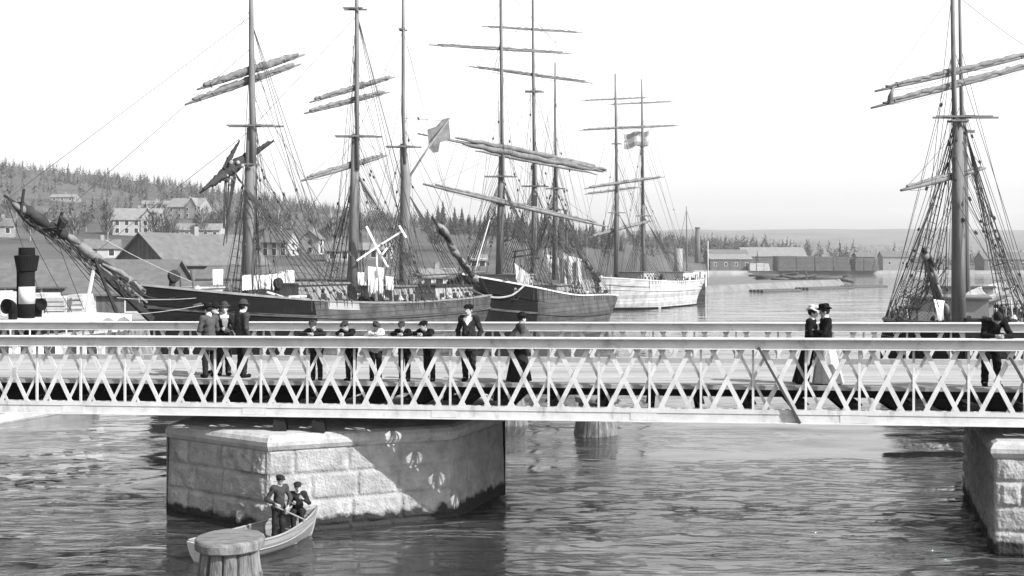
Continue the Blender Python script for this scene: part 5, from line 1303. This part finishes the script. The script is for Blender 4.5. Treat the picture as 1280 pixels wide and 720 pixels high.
# ---------------------------------------------------------------- trees
def blades_conifer(mb, base, h, r, n, rr):
    for k in range(n):
        f = (k + rr.random()) / n; z = h * (.12 + .88 * f); rad = r * (1 - f) ** .85 * rr.uniform(.6, 1.15) + .05; a = rr.uniform(0, 6.283)
        dx, dy = math.cos(a), math.sin(a); w = rad * .42 + .08
        p = V(*base) + V(0, 0, z)
        mb.add([p + V(0, 0, h * .05), p + V(dx * rad - dy * w, dy * rad + dx * w, -rad * .45), p + V(dx * rad * 1.1, dy * rad * 1.1, -rad * .30), p + V(dx * rad + dy * w, dy * rad - dx * w, -rad * .5)], [(0, 1, 2), (0, 2, 3)])
def blades_bare(mb, base, h, r, n, rr):
    b0 = V(*base)
    for k in range(n):
        a = rr.uniform(0, 6.283); f = rr.uniform(.25, .95); o_ = r * rr.uniform(0, .75) * math.sin(math.pi * (.15 + .8 * f)); p = b0 + V(math.cos(a) * o_, math.sin(a) * o_, h * f * .8); a += rr.uniform(-1, 1); l = r * rr.uniform(.3, .7) * (1.3 - f)
        e = p + V(math.cos(a) * l, math.sin(a) * l, l * rr.uniform(.7, 1.8)); s = V(-math.sin(a), math.cos(a), 0) * rr.uniform(.03, .10); m_ = lerp(p, e, .55)
        mb.add([p, m_ + s, e, m_ - s], [(0, 1, 2, 3)])
rr = random.Random(99)
mb = MB()
for k in range(4300):       # the wooded crest and slopes, far off, one mass
    px = rr.uniform(-330, 930)
    X = (px - 640) / F * 900 + rr.uniform(-10, 10)
    Y = rr.uniform(690, 985) if k < 2300 else rr.uniform(330, 820)
    X = X * (Y / 900) ** .9; z = hill_z(X, Y) - .3
    if X > 20 and Y < 500: continue
    if mnoise.noise(V(X * .012, Y * .009, 8)) < (-.75 if k < 2300 else -.12): continue
    mb.cur = 0
    h_ = rr.uniform(5, 10.5) * (1 if k < 2300 else .8)
    if Y > 860 or rr.random() < .55: blades_conifer(mb, (X, Y, z), h_, h_ * .25, 22, rr)
    else: mb.cur = 1; blades_bare(mb, (X, Y, z), h_ * .9, h_ * .42, 46, rr)
for k in range(520):
    X = rr.uniform(80, 330); Y = rr.uniform(580, 760); mb.cur = 1 if rr.random() < .7 else 0
    h_ = rr.uniform(5, 12)
    (blades_bare if mb.cur else blades_conifer)(mb, (X, Y, hill_z(X, Y) if X < 230 else 1.4), h_, h_ * .35, 26, rr)
stuff(mb.build('far_forest', [M['needles'], M['twigs']]), 'dark mixed forest covering the far hillside and shore', 'forest')
def spruce(h, seed):
    r_ = thing('spruce_tree', 'x', 'tree', (0, 0, 0)); q = random.Random(seed)
    g = MB(); g.tube([(0, 0, -.5), (0, 0, h * .5), (0, 0, h * .98)], [h * .014, h * .009, .02], 6); g.build('trunk', M['bark'], r_)
    g = MB(); blades_conifer(g, (0, 0, 0), h, h * .19, 170, q); g.build('crown', M['needles'], r_); return r_
def birch(h, seed):
    r_ = thing('birch_tree', 'x', 'tree', (0, 0, 0)); q = random.Random(seed)
    g = MB(); g.tube([(0, 0, -.5), (q.uniform(-.1, .1), 0, h * .4), (q.uniform(-.3, .3), q.uniform(-.2, .2), h * .95)], [h * .014, h * .01, .02], 6)
    for i in range(9):
        a = q.uniform(0, 6.283); z = h * q.uniform(.3, .75); l = h * q.uniform(.15, .28); g.tube([(0, 0, z), (math.cos(a) * l * .6, math.sin(a) * l * .6, z + l * .8), (math.cos(a) * l * .9, math.sin(a) * l * .9, z + l * 1.5)], [.06, .04, .015], 5)
    g.build('trunk', M['birch'], r_); g = MB(); blades_bare(g, (0, 0, 0), h, h * .36, 340, q); g.build('crown', M['twigs'], r_); return r_
SP = [spruce(11, 1), spruce(13, 2), spruce(9.5, 3)]; BI = [birch(8.5, 4), birch(10, 5), birch(7, 6)]
first = set()
def plant(protos, px, Y, sc_, label, group):
    i = rr.randrange(3); p = protos[i]
    o = p if (p.name not in first) else copy_tree(p); first.add(p.name)
    X = (px - 640) / F * Y; o.location = (X, Y, hill_z(X, Y)); o.rotation_euler = (0, 0, rr.uniform(0, 6.28)); o.scale = (sc_ * rr.uniform(.9, 1.15),) * 2 + (sc_,)
    o['label'] = label; o['group'] = group
for k in range(46): plant(SP, 535 + k * 5.3 + rr.uniform(-3, 3), rr.uniform(400, 520), rr.uniform(.65, 1.12) * (1 if k < 30 else .85), 'dark spruce in the row of treetops behind the middle ship masts', 'spruces behind the middle ship')
for k in range(40): plant(BI, rr.uniform(-20, 470), rr.uniform(230, 420), rr.uniform(.7, 1.15), 'bare pale birch among the houses on the left hillside', 'birches on the left hillside')
for k in range(12): plant(BI, rr.uniform(540, 760), rr.uniform(215, 330), rr.uniform(.6, .9), 'bare birch on the slope behind the middle dark ship', 'birches behind the middle ship')

# ---------------------------------------------------------------- water
def water():
    ys = [-40, -20, -5, 2, 6, 9]; y = 10.0
    while y < 3600: ys.append(y); y += max(.085, (y - 4) * .0075)
    tx = np.linspace(-1, 1, 421); xs = 16 * np.sinh(tx * 5.4)
    xs = np.sort(np.concatenate([xs, np.linspace(-16, 16, 150)]))
    Xg, Yg = np.meshgrid(xs, np.array(ys)); Z = np.zeros_like(Xg)
    r_ = np.random.RandomState(5)
    dist = np.hypot(Xg, Yg); gx = np.gradient(xs)[None, :] + 0 * Xg; gy = np.gradient(np.array(ys))[:, None] + 0 * Xg
    for i in range(70):
        lam = .35 * (1.062 ** i); 
        if lam > 9: lam = r_.uniform(1, 6)
        ang = R(96) + r_.normal(0, .42); kx, ky = math.cos(ang) * 2 * math.pi / lam, math.sin(ang) * 2 * math.pi / lam
        amp = .0028 * lam ** .82 * r_.uniform(.5, 1.3)
        fade = np.clip(lam / (3.2 * gy * abs(math.sin(ang)) + 3.2 * gx * abs(math.cos(ang)) + 1e-6) - .4, 0, 1)
        ph = r_.uniform(0, 6.28)
        Z += amp * fade * np.sin(kx * Xg + ky * Yg + ph + .8 * np.sin(Xg * .23 + i) + .6 * np.sin(Yg * .17 + 2 * i))
    gust = .62 + .42 * np.sin(Xg * .11 + 1.3 * np.sin(Yg * .21)) * np.sin(Yg * .33 + .7)
    Z *= gust * np.clip((60 - Yg) / 60 * .5 + .75, .5, 1.25)
    mb = MB(); nr, nc = Xg.shape
    vs = np.stack([Xg, Yg, Z], -1).reshape(-1, 3)
    i, j = np.meshgrid(np.arange(nr - 1), np.arange(nc - 1), indexing='ij'); a = (i * nc + j).ravel()
    fs = np.stack([a, a + 1, a + nc + 1, a + nc], 1)
    me = bpy.data.meshes.new('water'); me.vertices.add(len(vs)); me.vertices.foreach_set('co', vs.ravel()); me.loops.add(fs.size); me.loops.foreach_set('vertex_index', fs.ravel()); me.polygons.add(len(fs)); me.polygons.foreach_set('loop_start', np.arange(0, fs.size, 4)); me.polygons.foreach_set('loop_total', np.full(len(fs), 4)); me.update(); me.validate()
    me.polygons.foreach_set('use_smooth', [True] * len(fs))
    m = bpy.data.materials.new('harbour_water'); m.use_nodes = True; nt = m.node_tree; N = nt.nodes; L = nt.links; bs = N['Principled BSDF']
    bs.inputs['Base Color'].default_value = (.014, .014, .014, 1); bs.inputs['Roughness'].default_value = .03; bs.inputs['IOR'].default_value = 2.1; bs.inputs['Specular IOR Level'].default_value = .5
    tc = N.new('ShaderNodeTexCoord')
    def noise(sx, sy, scale, det, dist=0.0):
        mp = N.new('ShaderNodeMapping'); mp.inputs['Scale'].default_value = (sx, sy, 1); L.new(tc.outputs['Object'], mp.inputs[0])
        n = N.new('ShaderNodeTexNoise'); n.inputs['Scale'].default_value = scale; n.inputs['Detail'].default_value = det; n.inputs['Roughness'].default_value = .55; n.inputs['Distortion'].default_value = dist; L.new(mp.outputs[0], n.inputs['Vector']); return n.outputs['Fac']
    def math_(op, a, b):
        n = N.new('ShaderNodeMath'); n.operation = op
        for k, q in enumerate((a, b)):
            if isinstance(q, (int, float)): n.inputs[k].default_value = q
            else: L.new(q, n.inputs[k])
        return n.outputs[0]
    def ramp(v, a, b_, c, d):
        n = N.new('ShaderNodeMapRange'); n.inputs['From Min'].default_value = a; n.inputs['From Max'].default_value = b_; n.inputs['To Min'].default_value = c; n.inputs['To Max'].default_value = d; L.new(v, n.inputs['Value']); return n.outputs[0]
    chop = noise(.38, 1.2, 2.1, 6, .15); fine_ = noise(.6, 1.5, 7.0, 3, .0); gustn = noise(.14, .62, .42, 5, .3)
    sx = N.new('ShaderNodeSeparateXYZ'); L.new(tc.outputs['Object'], sx.inputs[0])
    lee = ramp(sx.outputs['Y'], 17, 34, 1.5, .17)                  # the harbour behind the bridge lies in the lee
    gmask = ramp(gustn, .46, .56, .10, 1.0)
    n_ = N.new('ShaderNodeMapRange'); n_.interpolation_type = 'SMOOTHSTEP'; n_.inputs['From Min'].default_value = .46; n_.inputs['From Max'].default_value = .58; L.new(chop, n_.inputs['Value'])
    hgt = math_('ADD', math_('ADD', math_('MULTIPLY', n_.outputs[0], .22), math_('MULTIPLY', chop, .06)), math_('MULTIPLY', fine_, .018))
    bp = N.new('ShaderNodeBump'); bp.inputs['Distance'].default_value = 1.0; L.new(math_('MULTIPLY', gmask, lee), bp.inputs['Strength']); L.new(hgt, bp.inputs['Height']); L.new(bp.outputs[0], bs.inputs['Normal'])
    me.materials.append(m); o = bpy.data.objects.new('water', me); COL.objects.link(o); structure(o)
water()

# ---------------------------------------------------------------- air, light, camera
HAZE = 0.00019
if HAZE:
    mb = MB(); mb.hexa([(-3200, -120, -2.2), (3200, -120, -2.2), (3200, 3700, -2.2), (-3200, 3700, -2.2), (-3200, -120, 170), (3200, -120, 170), (3200, 3700, 170), (-3200, 3700, 170)])
    hm = bpy.data.materials.new('haze_air'); hm.use_nodes = True; nt = hm.node_tree; nt.nodes.clear()
    out = nt.nodes.new('ShaderNodeOutputMaterial'); pv = nt.nodes.new('ShaderNodeVolumePrincipled')
    pv.inputs['Color'].default_value = (.8, .8, .8, 1); pv.inputs['Density'].default_value = HAZE; pv.inputs['Anisotropy'].default_value = .2
    nt.links.new(pv.outputs[0], out.inputs['Volume'])
    o = mb.build('haze', hm); stuff(o)
EL = R(37.5); AZ = R(-31)
sd = V(math.cos(AZ) * math.cos(EL), math.sin(AZ) * math.cos(EL), math.sin(EL))
w = bpy.data.worlds.new('World'); sc.world = w; w.use_nodes = True; nt = w.node_tree; bg = nt.nodes['Background']
sk = nt.nodes.new('ShaderNodeTexSky'); sk.sky_type = 'NISHITA'; sk.sun_disc = False; sk.sun_elevation = EL; sk.sun_rotation = math.atan2(sd.x, sd.y); sk.air_density = 1.0; sk.dust_density = 3.0
bw = nt.nodes.new('ShaderNodeSeparateColor'); nt.links.new(sk.outputs[0], bw.inputs[0]); nt.links.new(bw.outputs['Blue'], bg.inputs['Color']); bg.inputs['Strength'].default_value = 0.125    # a blue sensitive plate
sl = bpy.data.lights.new('sun', 'SUN'); sl.energy = 5.0; sl.angle = R(.5); so = bpy.data.objects.new('sun', sl); COL.objects.link(so); so.rotation_euler = (-sd).to_track_quat('-Z', 'Y').to_euler(); so.location = (30, -20, 60)
cam = bpy.data.cameras.new('camera'); co = bpy.data.objects.new('camera', cam); COL.objects.link(co)
co.location = (0, 0, H); co.rotation_euler = (R(90), 0, 0); cam.sensor_width = 36; cam.lens = 36 * F / 1280; cam.shift_y = (HY - 360) / 1280; cam.clip_end = 9000; cam.clip_start = .1
sc.camera = co
sc.view_settings.view_transform = 'Standard'; sc.view_settings.look = 'None'; sc.view_settings.exposure = 1.38; sc.view_settings.gamma = 1; sc.view_settings.use_curve_mapping = False
sc.cycles.volume_bounces = 0; sc.cycles.max_bounces = 6
